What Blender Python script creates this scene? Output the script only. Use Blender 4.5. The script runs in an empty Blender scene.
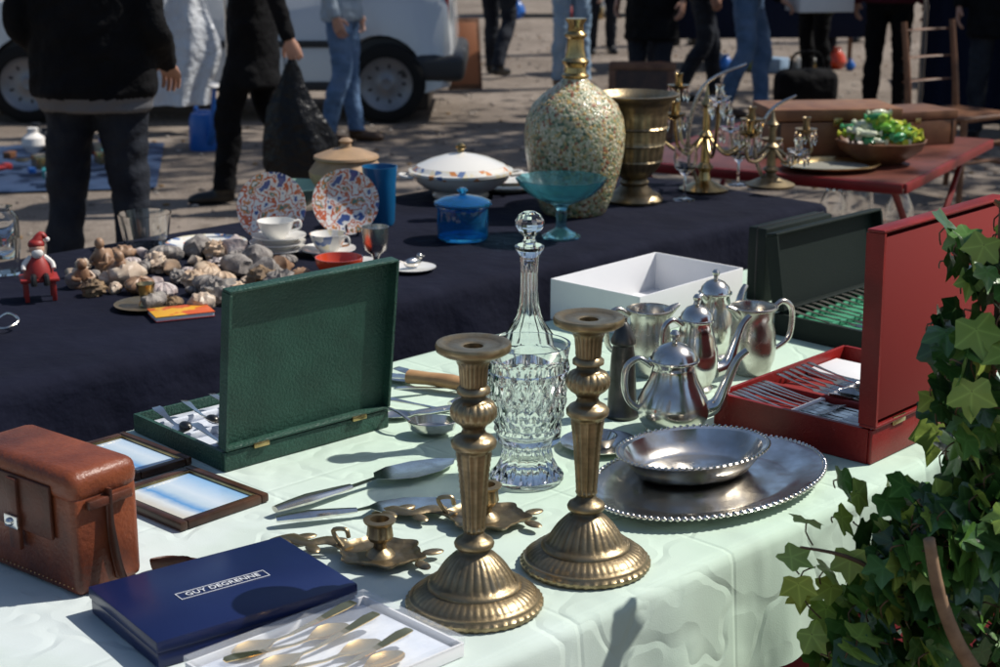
import bpy, math, random, bmesh
from mathutils import Vector, Matrix, noise
rnd=random.Random(7)
R=math.radians
T=0.72
sc=bpy.context.scene
# ---------------------------------------------------------------- materials
def mat(name,col,rough=.5,metal=0,col2=None,vs=20,lo=.35,hi=.65,bump=0,bs=200,bd=.002,trans=0,ior=1.45,coat=0,sheen=0,vein=False,rvar=0,alpha=1,detail=4,patina=None,spec=.5):
    m=bpy.data.materials.new(name); m.use_nodes=True
    nt=m.node_tree; n=nt.nodes; l=nt.links; b=n['Principled BSDF']
    b.inputs['Base Color'].default_value=(*col,1); b.inputs['Roughness'].default_value=rough
    b.inputs['Metallic'].default_value=metal; b.inputs['IOR'].default_value=ior
    b.inputs['Transmission Weight'].default_value=trans; b.inputs['Alpha'].default_value=alpha
    b.inputs['Coat Weight'].default_value=coat; b.inputs['Sheen Weight'].default_value=sheen
    b.inputs['Specular IOR Level'].default_value=spec
    tc=n.new('ShaderNodeTexCoord')
    cur=None
    if col2 is not None or rvar:
        t=n.new('ShaderNodeTexNoise'); t.inputs['Scale'].default_value=vs; t.inputs['Detail'].default_value=detail
        l.new(tc.outputs['Object'],t.inputs['Vector'])
        r=n.new('ShaderNodeMapRange'); r.inputs[1].default_value=lo; r.inputs[2].default_value=hi
        l.new(t.outputs['Fac'],r.inputs[0])
        if col2 is not None:
            mx=n.new('ShaderNodeMix'); mx.data_type='RGBA'
            mx.inputs[6].default_value=(*col,1); mx.inputs[7].default_value=(*col2,1)
            l.new(r.outputs[0],mx.inputs[0]); l.new(mx.outputs[2],b.inputs['Base Color']); cur=mx.outputs[2]
        if rvar:
            r2=n.new('ShaderNodeMapRange'); r2.inputs[3].default_value=rough; r2.inputs[4].default_value=rough+rvar
            l.new(r.outputs[0],r2.inputs[0]); l.new(r2.outputs[0],b.inputs['Roughness'])
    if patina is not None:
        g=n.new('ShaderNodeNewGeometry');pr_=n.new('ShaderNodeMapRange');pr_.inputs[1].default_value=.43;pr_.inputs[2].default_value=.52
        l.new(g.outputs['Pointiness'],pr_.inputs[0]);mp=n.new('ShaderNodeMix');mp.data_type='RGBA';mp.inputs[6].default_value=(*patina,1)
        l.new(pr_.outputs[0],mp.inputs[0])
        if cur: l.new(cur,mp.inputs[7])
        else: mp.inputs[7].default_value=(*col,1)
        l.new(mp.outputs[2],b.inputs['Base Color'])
    if vein:
        a=n.new('ShaderNodeAttribute'); a.attribute_name='vein'
        pw=n.new('ShaderNodeMath'); pw.operation='POWER'; pw.inputs[1].default_value=10
        l.new(a.outputs['Fac'],pw.inputs[0])
        mv=n.new('ShaderNodeMix'); mv.data_type='RGBA'
        mv.inputs[7].default_value=(col[0]*2+.04,col[1]*1.8+.05,col[2]*2+.02,1)
        sm=n.new('ShaderNodeMath'); sm.operation='MULTIPLY'; sm.inputs[1].default_value=.6
        l.new(pw.outputs[0],sm.inputs[0]); l.new(sm.outputs[0],mv.inputs[0])
        if cur: l.new(cur,mv.inputs[6])
        else: mv.inputs[6].default_value=(*col,1)
        l.new(mv.outputs[2],b.inputs['Base Color'])
    if bump:
        t2=n.new('ShaderNodeTexNoise'); t2.inputs['Scale'].default_value=bs; t2.inputs['Detail'].default_value=4
        l.new(tc.outputs['Object'],t2.inputs['Vector'])
        bp=n.new('ShaderNodeBump'); bp.inputs['Strength'].default_value=bump; bp.inputs['Distance'].default_value=bd
        l.new(t2.outputs['Fac'],bp.inputs['Height']); l.new(bp.outputs[0],b.inputs['Normal'])
    return m
def ramp_mat(name,kind,scale,stops,rough=.5,metal=0,bump=0,bd=.002,axis=None,interp='CONSTANT',coat=0,wob=.06):
    m=bpy.data.materials.new(name); m.use_nodes=True
    nt=m.node_tree; n=nt.nodes; l=nt.links; b=n['Principled BSDF']
    b.inputs['Roughness'].default_value=rough; b.inputs['Metallic'].default_value=metal; b.inputs['Coat Weight'].default_value=coat
    tc=n.new('ShaderNodeTexCoord'); rp=n.new('ShaderNodeValToRGB'); rp.color_ramp.interpolation=interp
    e=rp.color_ramp.elements
    while len(e)<len(stops): e.new(.5)
    for i,(p,c) in enumerate(stops): e[i].position=p; e[i].color=(*c,1)
    if kind=='vor':
        v=n.new('ShaderNodeTexVoronoi'); v.inputs['Scale'].default_value=scale
        l.new(tc.outputs['Object'],v.inputs['Vector'])
        s=n.new('ShaderNodeSeparateColor'); l.new(v.outputs['Color'],s.inputs[0]); l.new(s.outputs[0],rp.inputs[0])
        if bump:
            bp=n.new('ShaderNodeBump'); bp.inputs['Strength'].default_value=bump; bp.inputs['Distance'].default_value=bd; bp.invert=True
            l.new(v.outputs['Distance'],bp.inputs['Height']); l.new(bp.outputs[0],b.inputs['Normal'])
    elif kind=='noise':
        v=n.new('ShaderNodeTexNoise'); v.inputs['Scale'].default_value=scale; v.inputs['Detail'].default_value=3
        l.new(tc.outputs['Object'],v.inputs['Vector']); l.new(v.outputs['Fac'],rp.inputs[0])
    else:
        s=n.new('ShaderNodeSeparateXYZ'); l.new(tc.outputs['Object'],s.inputs[0])
        mr=n.new('ShaderNodeMapRange'); mr.inputs[1].default_value=-scale; mr.inputs[2].default_value=scale
        l.new(s.outputs[axis],mr.inputs[0])
        t=n.new('ShaderNodeTexNoise'); t.inputs['Scale'].default_value=60; l.new(tc.outputs['Object'],t.inputs['Vector'])
        ad=n.new('ShaderNodeMath'); ad.operation='MULTIPLY_ADD'; ad.inputs[1].default_value=wob; l.new(t.outputs['Fac'],ad.inputs[0]); l.new(mr.outputs[0],ad.inputs[2])
        l.new(ad.outputs[0],rp.inputs[0])
    l.new(rp.outputs[0],b.inputs['Base Color'])
    return m
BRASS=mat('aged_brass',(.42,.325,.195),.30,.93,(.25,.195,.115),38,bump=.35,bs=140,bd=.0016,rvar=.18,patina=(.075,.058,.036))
BRASSB=mat('bright_brass',(.55,.40,.19),.25,1,(.33,.24,.11),30)
GOLD=mat('gilt',(.85,.62,.28),.2,1)
SILV=mat('silver_plate',(.84,.82,.78),.12,1,(.52,.49,.44),22,rvar=.14,bump=.06,bs=60)
SILVD=mat('used_silver',(.74,.71,.66),.18,1,(.42,.39,.35),26,rvar=.16,bump=.08,bs=90)
STEEL=mat('steel',(.7,.7,.7),.2,1)
PEWT=mat('pewter',(.13,.125,.12),.35,1,(.07,.07,.065),30)
GLASS=mat('clear_glass',(.98,.99,.985),.012,0,trans=1,ior=1.45)
CRYST=mat('cut_crystal',(.98,.99,.99),.015,0,trans=1,ior=1.52)
BLUEG=mat('blue_glass',(.05,.42,.78),.05,0,trans=.9,ior=1.45)
TURQ=mat('turquoise_glass',(.36,.82,.90),.04,0,trans=.97,ior=1.4,bump=.3,bs=90)
PORC=mat('porcelain',(.78,.76,.71),.15,coat=.4)
GREENL=mat('green_leatherette',(.020,.072,.050),.46,0,(.013,.050,.035),15,bump=.9,bs=210,bd=.003)
DGREEN=mat('dark_green_leatherette',(.006,.012,.010),.6,0,bump=.3,bs=300,spec=.25)
GFELT=mat('green_felt',(.05,.27,.15),.9)
REDL=mat('red_leatherette',(.28,.013,.011),.36,0,(.17,.009,.008),9,bump=.4,bs=350)
REDD=mat('red_lining',(.24,.016,.013),.7)
SATIN=mat('white_satin',(.74,.77,.82),.4,0,(.58,.63,.72),25,bump=.7,bs=30,bd=.006)
BLUEBOX=mat('navy_box_card',(.007,.014,.065),.30,0,(.009,.018,.078),8)
PRINT=mat('silver_print',(.7,.72,.75),.4)
LEATH=mat('tan_leather',(.22,.055,.02),.40,0,(.075,.018,.009),10,bump=.6,bs=150)
LEATHD=mat('dark_leather',(.065,.020,.010),.45,0,(.11,.03,.015),20,bump=.4,bs=150)
WOODD=mat('dark_wood',(.07,.03,.015),.35,0,(.035,.015,.008),30)
WOODM=mat('brown_wood',(.19,.085,.040),.45,0,(.11,.045,.02),14)
WOODL=mat('light_wood',(.5,.29,.13),.45,0,(.4,.22,.1),30)
TERRA=mat('red_lacquer',(.55,.06,.02),.2,coat=.5)
BLACKP=mat('black_plastic',(.015,.015,.016),.4)
WCARD=mat('white_card',(.80,.80,.80),.55,0,(.75,.75,.76),6)
NAVY=mat('navy_cloth',(.0042,.0052,.0140),.9,0,(.007,.0085,.021),4,bump=.6,bs=10,bd=.025,spec=.18)
NAVYC=mat('navy_canvas',(.010,.014,.032),.9,bump=.5,bs=8,bd=.03,spec=.15)
REDC=mat('wine_red_cloth',(.17,.015,.02),.8,bump=.3,bs=12,bd=.02,spec=.2)
def cloth_mint():
    m=mat('mint_cotton',(.50,.645,.525),.9,0,(.55,.68,.57),3,spec=.2)
    n=m.node_tree.nodes;l=m.node_tree.links;b=n['Principled BSDF']
    src=b.inputs['Base Color'].links[0].from_socket
    tc=n.new('ShaderNodeTexCoord');s=n.new('ShaderNodeSeparateXYZ');l.new(tc.outputs['Object'],s.inputs[0])
    mr=n.new('ShaderNodeMapRange');mr.inputs[1].default_value=1.0;mr.inputs[2].default_value=1.6;mr.inputs[3].default_value=1;mr.inputs[4].default_value=0
    l.new(s.outputs[0],mr.inputs[0]);mx=n.new('ShaderNodeMix');mx.data_type='RGBA';l.new(mr.outputs[0],mx.inputs[0]);l.new(src,mx.inputs[6]);mx.inputs[7].default_value=(.58,.64,.63,1)
    st=n.new('ShaderNodeTexNoise');st.inputs['Scale'].default_value=5;st.inputs['Detail'].default_value=3;l.new(tc.outputs['Object'],st.inputs['Vector'])
    sr=n.new('ShaderNodeMapRange');sr.inputs[1].default_value=.52;sr.inputs[2].default_value=.62;sr.inputs[3].default_value=0;sr.inputs[4].default_value=.3;l.new(st.outputs['Fac'],sr.inputs[0])
    ms=n.new('ShaderNodeMix');ms.data_type='RGBA';l.new(sr.outputs[0],ms.inputs[0]);l.new(mx.outputs[2],ms.inputs[6]);ms.inputs[7].default_value=(.45,.54,.46,1)
    l.new(ms.outputs[2],b.inputs['Base Color'])
    a=n.new('ShaderNodeTexNoise');a.inputs['Scale'].default_value=4;a.inputs['Detail'].default_value=3;a.inputs['Distortion'].default_value=.4;l.new(tc.outputs['Object'],a.inputs['Vector'])
    # ridged noise = soft crumple creases
    cr=n.new('ShaderNodeTexNoise');cr.inputs['Scale'].default_value=6.5;cr.inputs['Detail'].default_value=2;l.new(tc.outputs['Object'],cr.inputs['Vector'])
    sb=n.new('ShaderNodeMath');sb.operation='SUBTRACT';sb.inputs[1].default_value=.5;l.new(cr.outputs['Fac'],sb.inputs[0])
    ab=n.new('ShaderNodeMath');ab.operation='ABSOLUTE';l.new(sb.outputs[0],ab.inputs[0])
    mn=n.new('ShaderNodeMath');mn.operation='MINIMUM';mn.inputs[1].default_value=.045;l.new(ab.outputs[0],mn.inputs[0])
    # ironed fold lines every 32 cm
    def fold(ax):
        f=n.new('ShaderNodeMath');f.operation='PINGPONG';f.inputs[1].default_value=.16;l.new(s.outputs[ax],f.inputs[0])
        g=n.new('ShaderNodeMath');g.operation='MINIMUM';g.inputs[1].default_value=.006;l.new(f.outputs[0],g.inputs[0]);return g.outputs[0]
    fa=n.new('ShaderNodeMath');fa.operation='ADD';l.new(fold(0),fa.inputs[0]);l.new(fold(1),fa.inputs[1])
    w=n.new('ShaderNodeTexNoise');w.inputs['Scale'].default_value=500;l.new(tc.outputs['Object'],w.inputs['Vector'])
    def B(h,dist,st_,prev=None):
        x=n.new('ShaderNodeBump');x.inputs['Strength'].default_value=st_;x.inputs['Distance'].default_value=dist;l.new(h,x.inputs['Height'])
        if prev: l.new(prev,x.inputs['Normal'])
        return x.outputs[0]
    o=B(a.outputs['Fac'],.022,.6);o=B(mn.outputs[0],.05,.7,o);o=B(fa.outputs[0],.22,.8,o);o=B(w.outputs['Fac'],.001,.25,o)
    l.new(o,b.inputs['Normal']);return m
MINT=cloth_mint()
MOSAIC=ramp_mat('mosaic','vor',125,[(0,(.46,.39,.23)),(.22,(.23,.26,.13)),(.38,(.62,.56,.39)),(.55,(.31,.12,.06)),(.64,(.44,.45,.29)),(.8,(.09,.14,.08)),(.88,(.53,.36,.13))],.28,bump=.6,bd=.004,coat=.3)
IMARI=ramp_mat('imari_pattern','noise',28,[(0,(.06,.10,.28)),(.41,(.78,.76,.72)),(.48,(.55,.12,.04)),(.53,(.78,.76,.72)),(.58,(.65,.24,.07)),(.62,(.07,.2,.15)),(.65,(.78,.76,.72))],.15,coat=.4)
TUREEN=ramp_mat('floral_band','vor',60,[(0,(.78,.76,.7)),(.45,(.65,.25,.08)),(.6,(.78,.7,.5)),(.75,(.15,.22,.4)),(.85,(.78,.76,.7))],.15,coat=.4)
PHOTO1=ramp_mat('seascape_print','axis',.085,[(0,(.48,.42,.33)),(.22,(.55,.53,.46)),(.30,(.62,.66,.66)),(.40,(.10,.28,.55)),(.50,(.45,.56,.64)),(.62,(.58,.66,.72)),(.9,(.22,.42,.66))],.12,axis=1,interp='LINEAR')
# ---------------------------------------------------------------- mesh builder
I4=Matrix.Identity(4)
def TR(x=0,y=0,z=0): return Matrix.Translation((x,y,z))
def RZ(a): return Matrix.Rotation(R(a),4,'Z')
def RX(a): return Matrix.Rotation(R(a),4,'X')
def RY(a): return Matrix.Rotation(R(a),4,'Y')
def SC(x,y,z): return Matrix.Diagonal((x,y,z,1))
def crom(p,k=4):
    p=[Vector(q) for q in p]
    if len(p)<3: return p
    o=[]
    for i in range(len(p)-1):
        a=p[max(i-1,0)];b=p[i];c=p[i+1];d=p[min(i+2,len(p)-1)]
        for j in range(k):
            t=j/k;o.append(.5*((2*b)+(c-a)*t+(2*a-5*b+4*c-d)*t*t+(3*b-a-3*c+d)*t**3))
    o.append(p[-1]);return o
def dense(pr,step):
    pp=[]
    for i in range(len(pr)-1):
        (r1,z1),(r2,z2)=pr[i],pr[i+1];k=max(1,int(math.hypot(r2-r1,z2-z1)/step))
        for j in range(k): pp.append((r1+(r2-r1)*j/k,z1+(z2-z1)*j/k))
    pp.append(pr[-1]);return pp
class MB:
    def __init__(s,name): s.name=name;s.v=[];s.f=[];s.fm=[];s.mats=[];s.att={}
    def mi(s,m):
        if m not in s.mats: s.mats.append(m)
        return s.mats.index(m)
    def add(s,vs,fs,m,M=None,att=None):
        o=len(s.v)
        if M is None: s.v.extend([Vector(v) for v in vs])
        else: s.v.extend([M@Vector(v) for v in vs])
        s.f.extend([tuple(i+o for i in f) for f in fs])
        if isinstance(m,list): s.fm.extend(m)
        else: s.fm.extend([s.mi(m)]*len(fs))
        if att:
            for i,a in enumerate(att): s.att[o+i]=a
    def loft(s,rings,m,M=None,cap=True):
        n=len(rings[0]);vs=[p for r in rings for p in r];fs=[]
        for i in range(len(rings)-1):
            for j in range(n):
                k=(j+1)%n;fs.append((i*n+j,i*n+k,(i+1)*n+k,(i+1)*n+j))
        if cap: fs.append(tuple(range(n-1,-1,-1)));fs.append(tuple((len(rings)-1)*n+j for j in range(n)))
        s.add(vs,fs,m,M)
    def lathe(s,prof,m,M=None,n=48,mod=None,close=False):
        rings=[]
        for i,(r,z) in enumerate(prof):
            r=max(r,1e-4);ring=[]
            for j in range(n):
                t=2*math.pi*j/n;q_=mod(t,z,r) if mod else r;ring.append((q_*math.cos(t),q_*math.sin(t),z))
            rings.append(ring)
        if close: rings.append(rings[0])
        s.loft(rings,m,M,cap=not close)
    def tube(s,pts,rad,m,M=None,n=10,k=4,flat=1):
        P=crom(pts,k);N=len(P)
        if not isinstance(rad,(list,tuple)): rad=[rad]*len(pts)
        rr=[]
        for i in range(N):
            t=i/(N-1)*(len(rad)-1);a=int(min(t,len(rad)-2));rr.append(rad[a]+(rad[a+1]-rad[a])*(t-a))
        d=(P[1]-P[0]).normalized();up=Vector((0,0,1)) if abs(d.z)<.9 else Vector((0,1,0))
        u=d.cross(up).normalized();rings=[]
        for i in range(N):
            d=(P[min(i+1,N-1)]-P[max(i-1,0)]).normalized()
            u=(u-d*u.dot(d)).normalized();w=d.cross(u)
            rings.append([tuple(P[i]+(u*math.cos(2*math.pi*j/n)+w*math.sin(2*math.pi*j/n)*flat)*rr[i]) for j in range(n)])
        s.loft(rings,m,M)
    def box(s,sz,m,M=None,bev=.0015,seg=2):
        bm=bmesh.new();bmesh.ops.create_cube(bm,size=1)
        for v in bm.verts: v.co=Vector((v.co.x*sz[0],v.co.y*sz[1],v.co.z*sz[2]))
        if bev: bmesh.ops.bevel(bm,geom=bm.edges[:],offset=min(bev,min(sz)*.45),segments=seg,affect='EDGES',profile=.5)
        bm.verts.index_update()
        s.add([v.co.copy() for v in bm.verts],[[v.index for v in f.verts] for f in bm.faces],m,M);bm.free()
    def ell(s,r,m,M=None,nu=20,nv=12,f=None):
        if not isinstance(r,(tuple,list)): r=(r,r,r)
        rings=[]
        for i in range(nv+1):
            a=math.pi*i/nv-math.pi/2
            cr=max(math.cos(a),.002)
            ring=[]
            for j in range(nu):
                p=Vector((cr*math.cos(2*math.pi*j/nu),cr*math.sin(2*math.pi*j/nu),math.sin(a)))
                q=Vector((p.x*r[0],p.y*r[1],p.z*r[2]))
                if f: q=q*f(p)
                ring.append(tuple(q))
            rings.append(ring)
        s.loft(rings,m,M)
    def tray(s,w,d,h,t,m,M=None,floor=None,bev=.0015):
        M=M or I4
        s.box((w-2*t,d-2*t,t),floor or m,M@TR(0,0,t/2+.0005),0)
        for sg in (-1,1):
            s.box((w,t,h),m,M@TR(0,sg*(d-t)/2,h/2),bev)
            s.box((t,d-2*t,h),m,M@TR(sg*(w-t)/2,0,h/2),0)
    def done(s,loc=(0,0,0),rot=0,angle=35,recalc=True):
        me=bpy.data.meshes.new(s.name);me.from_pydata([tuple(v) for v in s.v],[],s.f)
        for m in s.mats: me.materials.append(m)
        me.polygons.foreach_set('material_index',s.fm)
        me.polygons.foreach_set('use_smooth',[True]*len(s.f))
        if s.att:
            a=me.attributes.new('vein','FLOAT','POINT')
            a.data.foreach_set('value',[s.att.get(i,0) for i in range(len(s.v))])
        if recalc:
            bm=bmesh.new();bm.from_mesh(me);bmesh.ops.recalc_face_normals(bm,faces=bm.faces[:]);bm.to_mesh(me);bm.free()
        me.update()
        me.set_sharp_from_angle(angle=R(angle))
        o=bpy.data.objects.new(s.name,me);sc.collection.objects.link(o)
        o.location=loc;o.rotation_euler=(0,0,R(rot));return o
# ---------------------------------------------------------------- flatware
def sheet(mb,st,m,M,th=.0012,na=7):
    rings=[]
    for (y,w,z,c) in st:
        top=[];bot=[]
        for i in range(na):
            a=-1+2*i/(na-1);zz=z+c*(a*a);top.append((w*a,y,zz));bot.append((w*a*.97,y,zz-th))
        rings.append(top+bot[::-1])
    mb.loft(rings,m,M)
def spoon(mb,M,m,L=.14,w=.015):
    T_=[0,.02,.1,.3,.55,.66,.70,.75,.82,.9,.96,.99,1];W=[.2,.38,.48,.28,.16,.16,.34,.72,.98,.96,.66,.35,.08]
    Z=[.3,.32,.3,.2,.1,.1,.08,.02,.0,.0,.04,.08,.1];C=[0,0,0,0,0,.0,.1,.3,.45,.42,.2,.08,0]
    sheet(mb,[(t*L,a*w,z*.04*L/.14*1.2+.002,c*w*.9) for t,a,z,c in zip(T_,W,Z,C)],m,M)
def fork(mb,M,m,L=.18,w=.012):
    T_=[0,.02,.1,.3,.55,.66,.72,.78];W=[.2,.5,.6,.35,.25,.3,.9,1];Z=[.3,.32,.3,.2,.1,.08,.04,.03]
    sheet(mb,[(t*L,a*w,z*.05+.002,0) for t,a,z in zip(T_,W,Z)],m,M,.0018)
    for i in range(4):
        x=(-.78+.52*i)*w;mb.tube([(x,.77*L,.0035),(x,.88*L,.003),(x,L,.008)],[.0013,.0012,.0006],m,M,6,3)
def knife(mb,M,m,L=.22,w=.009,hm=None,bm_=None):
    mb.tube([(0,0,.006),(0,.1*L,.006),(0,.42*L,.006)],[.006,.008,.0055],hm or m,M,10,3,.7)
    sheet(mb,[(.42*L,w*.5,.006,0),(.45*L,w,.006,0),(.85*L,w,.006,0),(.96*L,w*.7,.006,0),(L,w*.1,.006,0)],bm_ or m,M,.0013)
# ---------------------------------------------------------------- cloth table
def tablecloth(name,L,W,drops,mt,loc,rot,zt=T,fold=.012,seed=1,step=.02,k=22,flare=.12):
    df,db,dl,dr=drops;xs=[];x=-dl
    while x<L+dr+1e-6: xs.append(x);x+=step
    ys=[];y=-df
    while y<W+db+1e-6: ys.append(y);y+=step
    vs=[]
    for x in xs:
        for y in ys:
            jag=1+.06*noise.noise(Vector((x*2.1,y*2,seed)))
            dx=max(-x,0,x-L)*jag;dy=max(-y,0,y-W)*jag
            sx=-1 if x<0 else 1;sy=-1 if y<0 else 1
            d=max(dx,dy);r=.012;al=x if dy>=dx else y
            if d<=0:
                z=zt+.0007*noise.noise(Vector((x*9,y*9,seed)));px,py=x,y
            else:
                if d<r*1.57: out=r*math.sin(d/r);z=zt-r*(1-math.cos(d/r))
                else: out=r;z=zt-r-(d-r*1.57)
                f=min(d/.25,1.3)
                wv=math.sin(al*k+3*noise.noise(Vector((al*2,seed,0))))+.5*math.sin(al*k*2.3+seed)
                out+=f*(fold*(wv+1.5)+flare*.1)
                cx=min(max(x,0),L);cy=min(max(y,0),W);px,py=cx,cy
                if dx>0 and dy>0:
                    t=math.atan2(dy,dx);px+=sx*out*math.cos(t)*1.5;py+=sy*out*math.sin(t)*1.5
                elif dx>0: px+=sx*out
                else: py+=sy*out
            vs.append((px,py,z))
    n=len(ys);fs=[(i*n+j,(i+1)*n+j,(i+1)*n+j+1,i*n+j+1) for i in range(len(xs)-1) for j in range(n-1)]
    mb=MB(name);mb.add(vs,fs,mt);return mb.done(loc,rot,180)
def table_frame(name,L,W,loc,rot,h=T-.008,m=WOODM):
    mb=MB(name);mb.box((L-.01,W-.01,.025),m,TR(L/2,W/2,h-.0125))
    for x in (.08,L-.08):
        for y in (.06,W-.06): mb.box((.04,.04,h-.025),m,TR(x,y,(h-.025)/2))
    return mb.done(loc,rot)
q=math.sqrt(.5)
def uv(u,d,base): return (-base/2+u*q-d*q, base/2+u*q+d*q)
fx,fy=uv(.1,0,1.77)
table_frame('market_table',3.26,1.0,(*uv(.12,.02,1.77),0),45)
tablecloth('mint_tablecloth',3.3,1.045,(.205,.25,.2,.2),MINT,(fx,fy,0),45,fold=.009,seed=3,step=.014,flare=.1)
tablecloth('red_undercloth',3.27,1.02,(.66,.6,.5,.5),REDC,(*uv(.115,.013,1.77),0),45,zt=T-.004,fold=.0015,seed=5,step=.03,flare=0)
bx,by=uv(.8,0,3.8)
table_frame('trestle_table',3.25,.98,(bx,by,0),45)
tablecloth('navy_tablecloth',3.25,.985,(.66,.6,.5,.62),NAVY,(bx,by,0),45,fold=.016,seed=9,step=.022,k=15)
# ---------------------------------------------------------------- candlesticks
def candlestick(x,y,rot):
    mb=MB('brass_candlestick')
    pr=[(.0,.0),(.086,0),(.089,.003),(.089,.008),(.085,.011),(.084,.014),(.080,.015),(.078,.018),(.072,.023),(.064,.027),(.061,.028),(.060,.032),(.056,.034),(.053,.036),(.050,.040),(.044,.050),(.036,.061),(.028,.069),(.020,.075),(.019,.079),(.025,.082),(.026,.086),(.024,.090),(.016,.095),(.0125,.101),(.015,.106),(.0145,.110),(.0165,.14),(.0195,.18),(.0235,.212),(.0285,.217),(.029,.223),(.025,.228),(.0165,.233),(.014,.239),(.017,.245),(.024,.250),(.0285,.258),(.0285,.266),(.024,.274),(.016,.279),(.015,.284),(.021,.287),(.021,.292),(.0165,.296),(.0165,.305),(.018,.322),(.0215,.329),(.030,.335),(.040,.338),(.0465,.342),(.0475,.348),(.046,.3515),(.040,.352),(.034,.349),(.016,.3485),(.0125,.347),(.012,.325),(0,.325)]
    def mod(t,z,r):
        if r<.01: return r
        if .015<z<.028 and r>.06: return r+.0012*abs(math.sin(t*26))-.0005
        if .036<z<.070: return r+.0014*abs(math.sin(t*14))*(1 if z<.06 else .6)-.0006
        if .108<z<.212: return r-.0013*abs(math.sin(t*7))+.0004*math.sin(z*900)
        if .25<z<.275: return r+.0014*abs(math.sin(t*9))
        if .297<z<.328: return r+.0010*abs(math.sin(t*10))
        if z<.010 and r>.08: return r+.0007*math.sin(t*44)
        return r
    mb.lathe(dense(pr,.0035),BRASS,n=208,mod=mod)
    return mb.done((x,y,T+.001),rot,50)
candlestick(-.033,1.906,0);candlestick(.117,2.036,12)
# ---------------------------------------------------------------- chambersticks
def chamberstick(x,y,rot,s=1):
    mb=MB('brass_chamberstick')
    def sc_(t,z,r): return r*(1+.09*math.cos(t*6)+.04*math.cos(t*12)) if r>.02 else r
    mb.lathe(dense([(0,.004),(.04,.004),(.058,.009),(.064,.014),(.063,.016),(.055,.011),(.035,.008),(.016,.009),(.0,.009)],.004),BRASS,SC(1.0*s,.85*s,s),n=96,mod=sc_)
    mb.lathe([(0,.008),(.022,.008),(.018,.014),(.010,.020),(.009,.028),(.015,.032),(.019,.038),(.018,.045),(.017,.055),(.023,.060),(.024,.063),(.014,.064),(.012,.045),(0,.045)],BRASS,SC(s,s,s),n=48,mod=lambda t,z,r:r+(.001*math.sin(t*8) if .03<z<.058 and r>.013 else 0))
    mb.tube([(-.05,0,.010),(-.085,.012,.014),(-.115,-.006,.013),(-.15,.008,.010),(-.18,0,.006)],[.010,.013,.008,.014,.003],BRASS,SC(s,s,s),10,6,.35)
    for i,(a,b) in enumerate([(-.08,.02),(-.10,-.018),(-.13,.02),(-.15,-.012),(.07,.03),(.075,-.02)]):
        mb.ell((.017,.010,.0035),BRASS,SC(s,s,s)@TR(a,b,.011)@RZ(40 if b>0 else -40),14,8)
    mb.tube([(-.06,.0,.012),(-.075,0,.035),(-.055,0,.04),(-.05,0,.028)],.0035,BRASS,SC(s,s,s),8,5)
    return mb.done((x,y,T+.001),rot)
chamberstick(-.165,2.05,-20,.95);chamberstick(-.02,2.185,-8,.95)
# ---------------------------------------------------------------- crystal vase + decanter
mb=MB('cut_crystal_vase')
def cut(t,z,r):
    if r<.03: return r
    if .012<z<.065: return r-.003*abs(math.sin(t*8))
    if .085<z<.185: return r-.0035*abs(math.sin(t*9+z*60))-.003*abs(math.sin(t*9-z*60))
    return r
outer=dense([(0,.0),(.052,0),(.058,.004),(.058,.010),(.050,.02),(.042,.035),(.038,.052),(.041,.068),(.052,.085),(.061,.115),(.066,.15),(.066,.185),(.063,.20),(.066,.216),(.067,.222)],.005)
inner=[(.0631,.222),(.0601,.205),(.0611,.18),(.0599,.15),(.0541,.115),(.0421,.09),(.0201,.078),(0,.075)]
si=set(inner)
mb.lathe(outer+inner,CRYST,n=120,mod=lambda t,z,r: r if (r,z) in si else cut(t,z,r))
mb.done((.042,2.37,T+.001),0,25)
mb=MB('glass_decanter')
o_=[(0,0),(.050,0),(.054,.004),(.056,.03),(.058,.08),(.060,.13),(.056,.155),(.046,.178),(.032,.198),(.022,.215),(.0165,.235),(.0145,.26),(.0140,.295),(.0155,.318),(.024,.332),(.0245,.335),(.021,.337)]
i_=[(.0115,.330),(.0105,.29),(.011,.24),(.018,.213),(.040,.175),(.051,.15),(.055,.12),(.052,.03),(.045,.012),(0,.012)]
mb.lathe(dense(o_,.006)+i_,CRYST,n=96,mod=lambda t,z,r:r-.0016*abs(math.sin(t*6)) if .16<z<.30 and r>.0135 else r)
mb.done((.048,2.555,T+.001),0,25)
mb=MB('glass_stopper')
mb.lathe([(0,.310),(.0095,.312),(.0105,.332),(.010,.339),(.012,.343),(.009,.347),(.010,.352),(.018,.359),(.0235,.368),(.0235,.378),(.018,.387),(.010,.392),(0,.393)],CRYST,n=12)
mb.done((.048,2.555,T+.001),0,20)
# ---------------------------------------------------------------- camera case
mb=MB('leather_camera_case')
mb.box((.23,.105,.14),LEATH,TR(0,0,.07),.010,3)
mb.box((.236,.112,.045),LEATH,TR(0,0,.148),.018,4)
mb.box((.15,.006,.075),LEATHD,TR(0,-.0575,.110),.0025)
mb.box((.022,.008,.10),LEATHD,TR(.0,-.0625,.095),.002)
mb.box((.028,.004,.018),STEEL,TR(0,-.068,.085),.001);mb.ell(.006,STEEL,TR(0,-.071,.085))
mb.box((.010,.07,.012),LEATHD,TR(.121,0,.125),.002)
for s in (-1,1): mb.tube([(s*.119,0,.13),(s*.12,0,.07),(s*.118,.01,.01)],.004,LEATHD,None,8,3)
mb.tube([(.119,.0,.14),(.125,-.002,.08),(.150,.0,.010),(.19,.03,.007),(.205,.07,.012),(.17,.085,.02),(.125,.06,.012),(.13,.09,.008),(.18,.11,.008)],.009,LEATHD,None,10,6,.25)
for i in range(24): mb.ell(.0012,WOODL,TR(-.104+i*.009,-.0535,.012),6,4)
mb.done((-.605,2.035,T+.001),-38.5)
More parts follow.
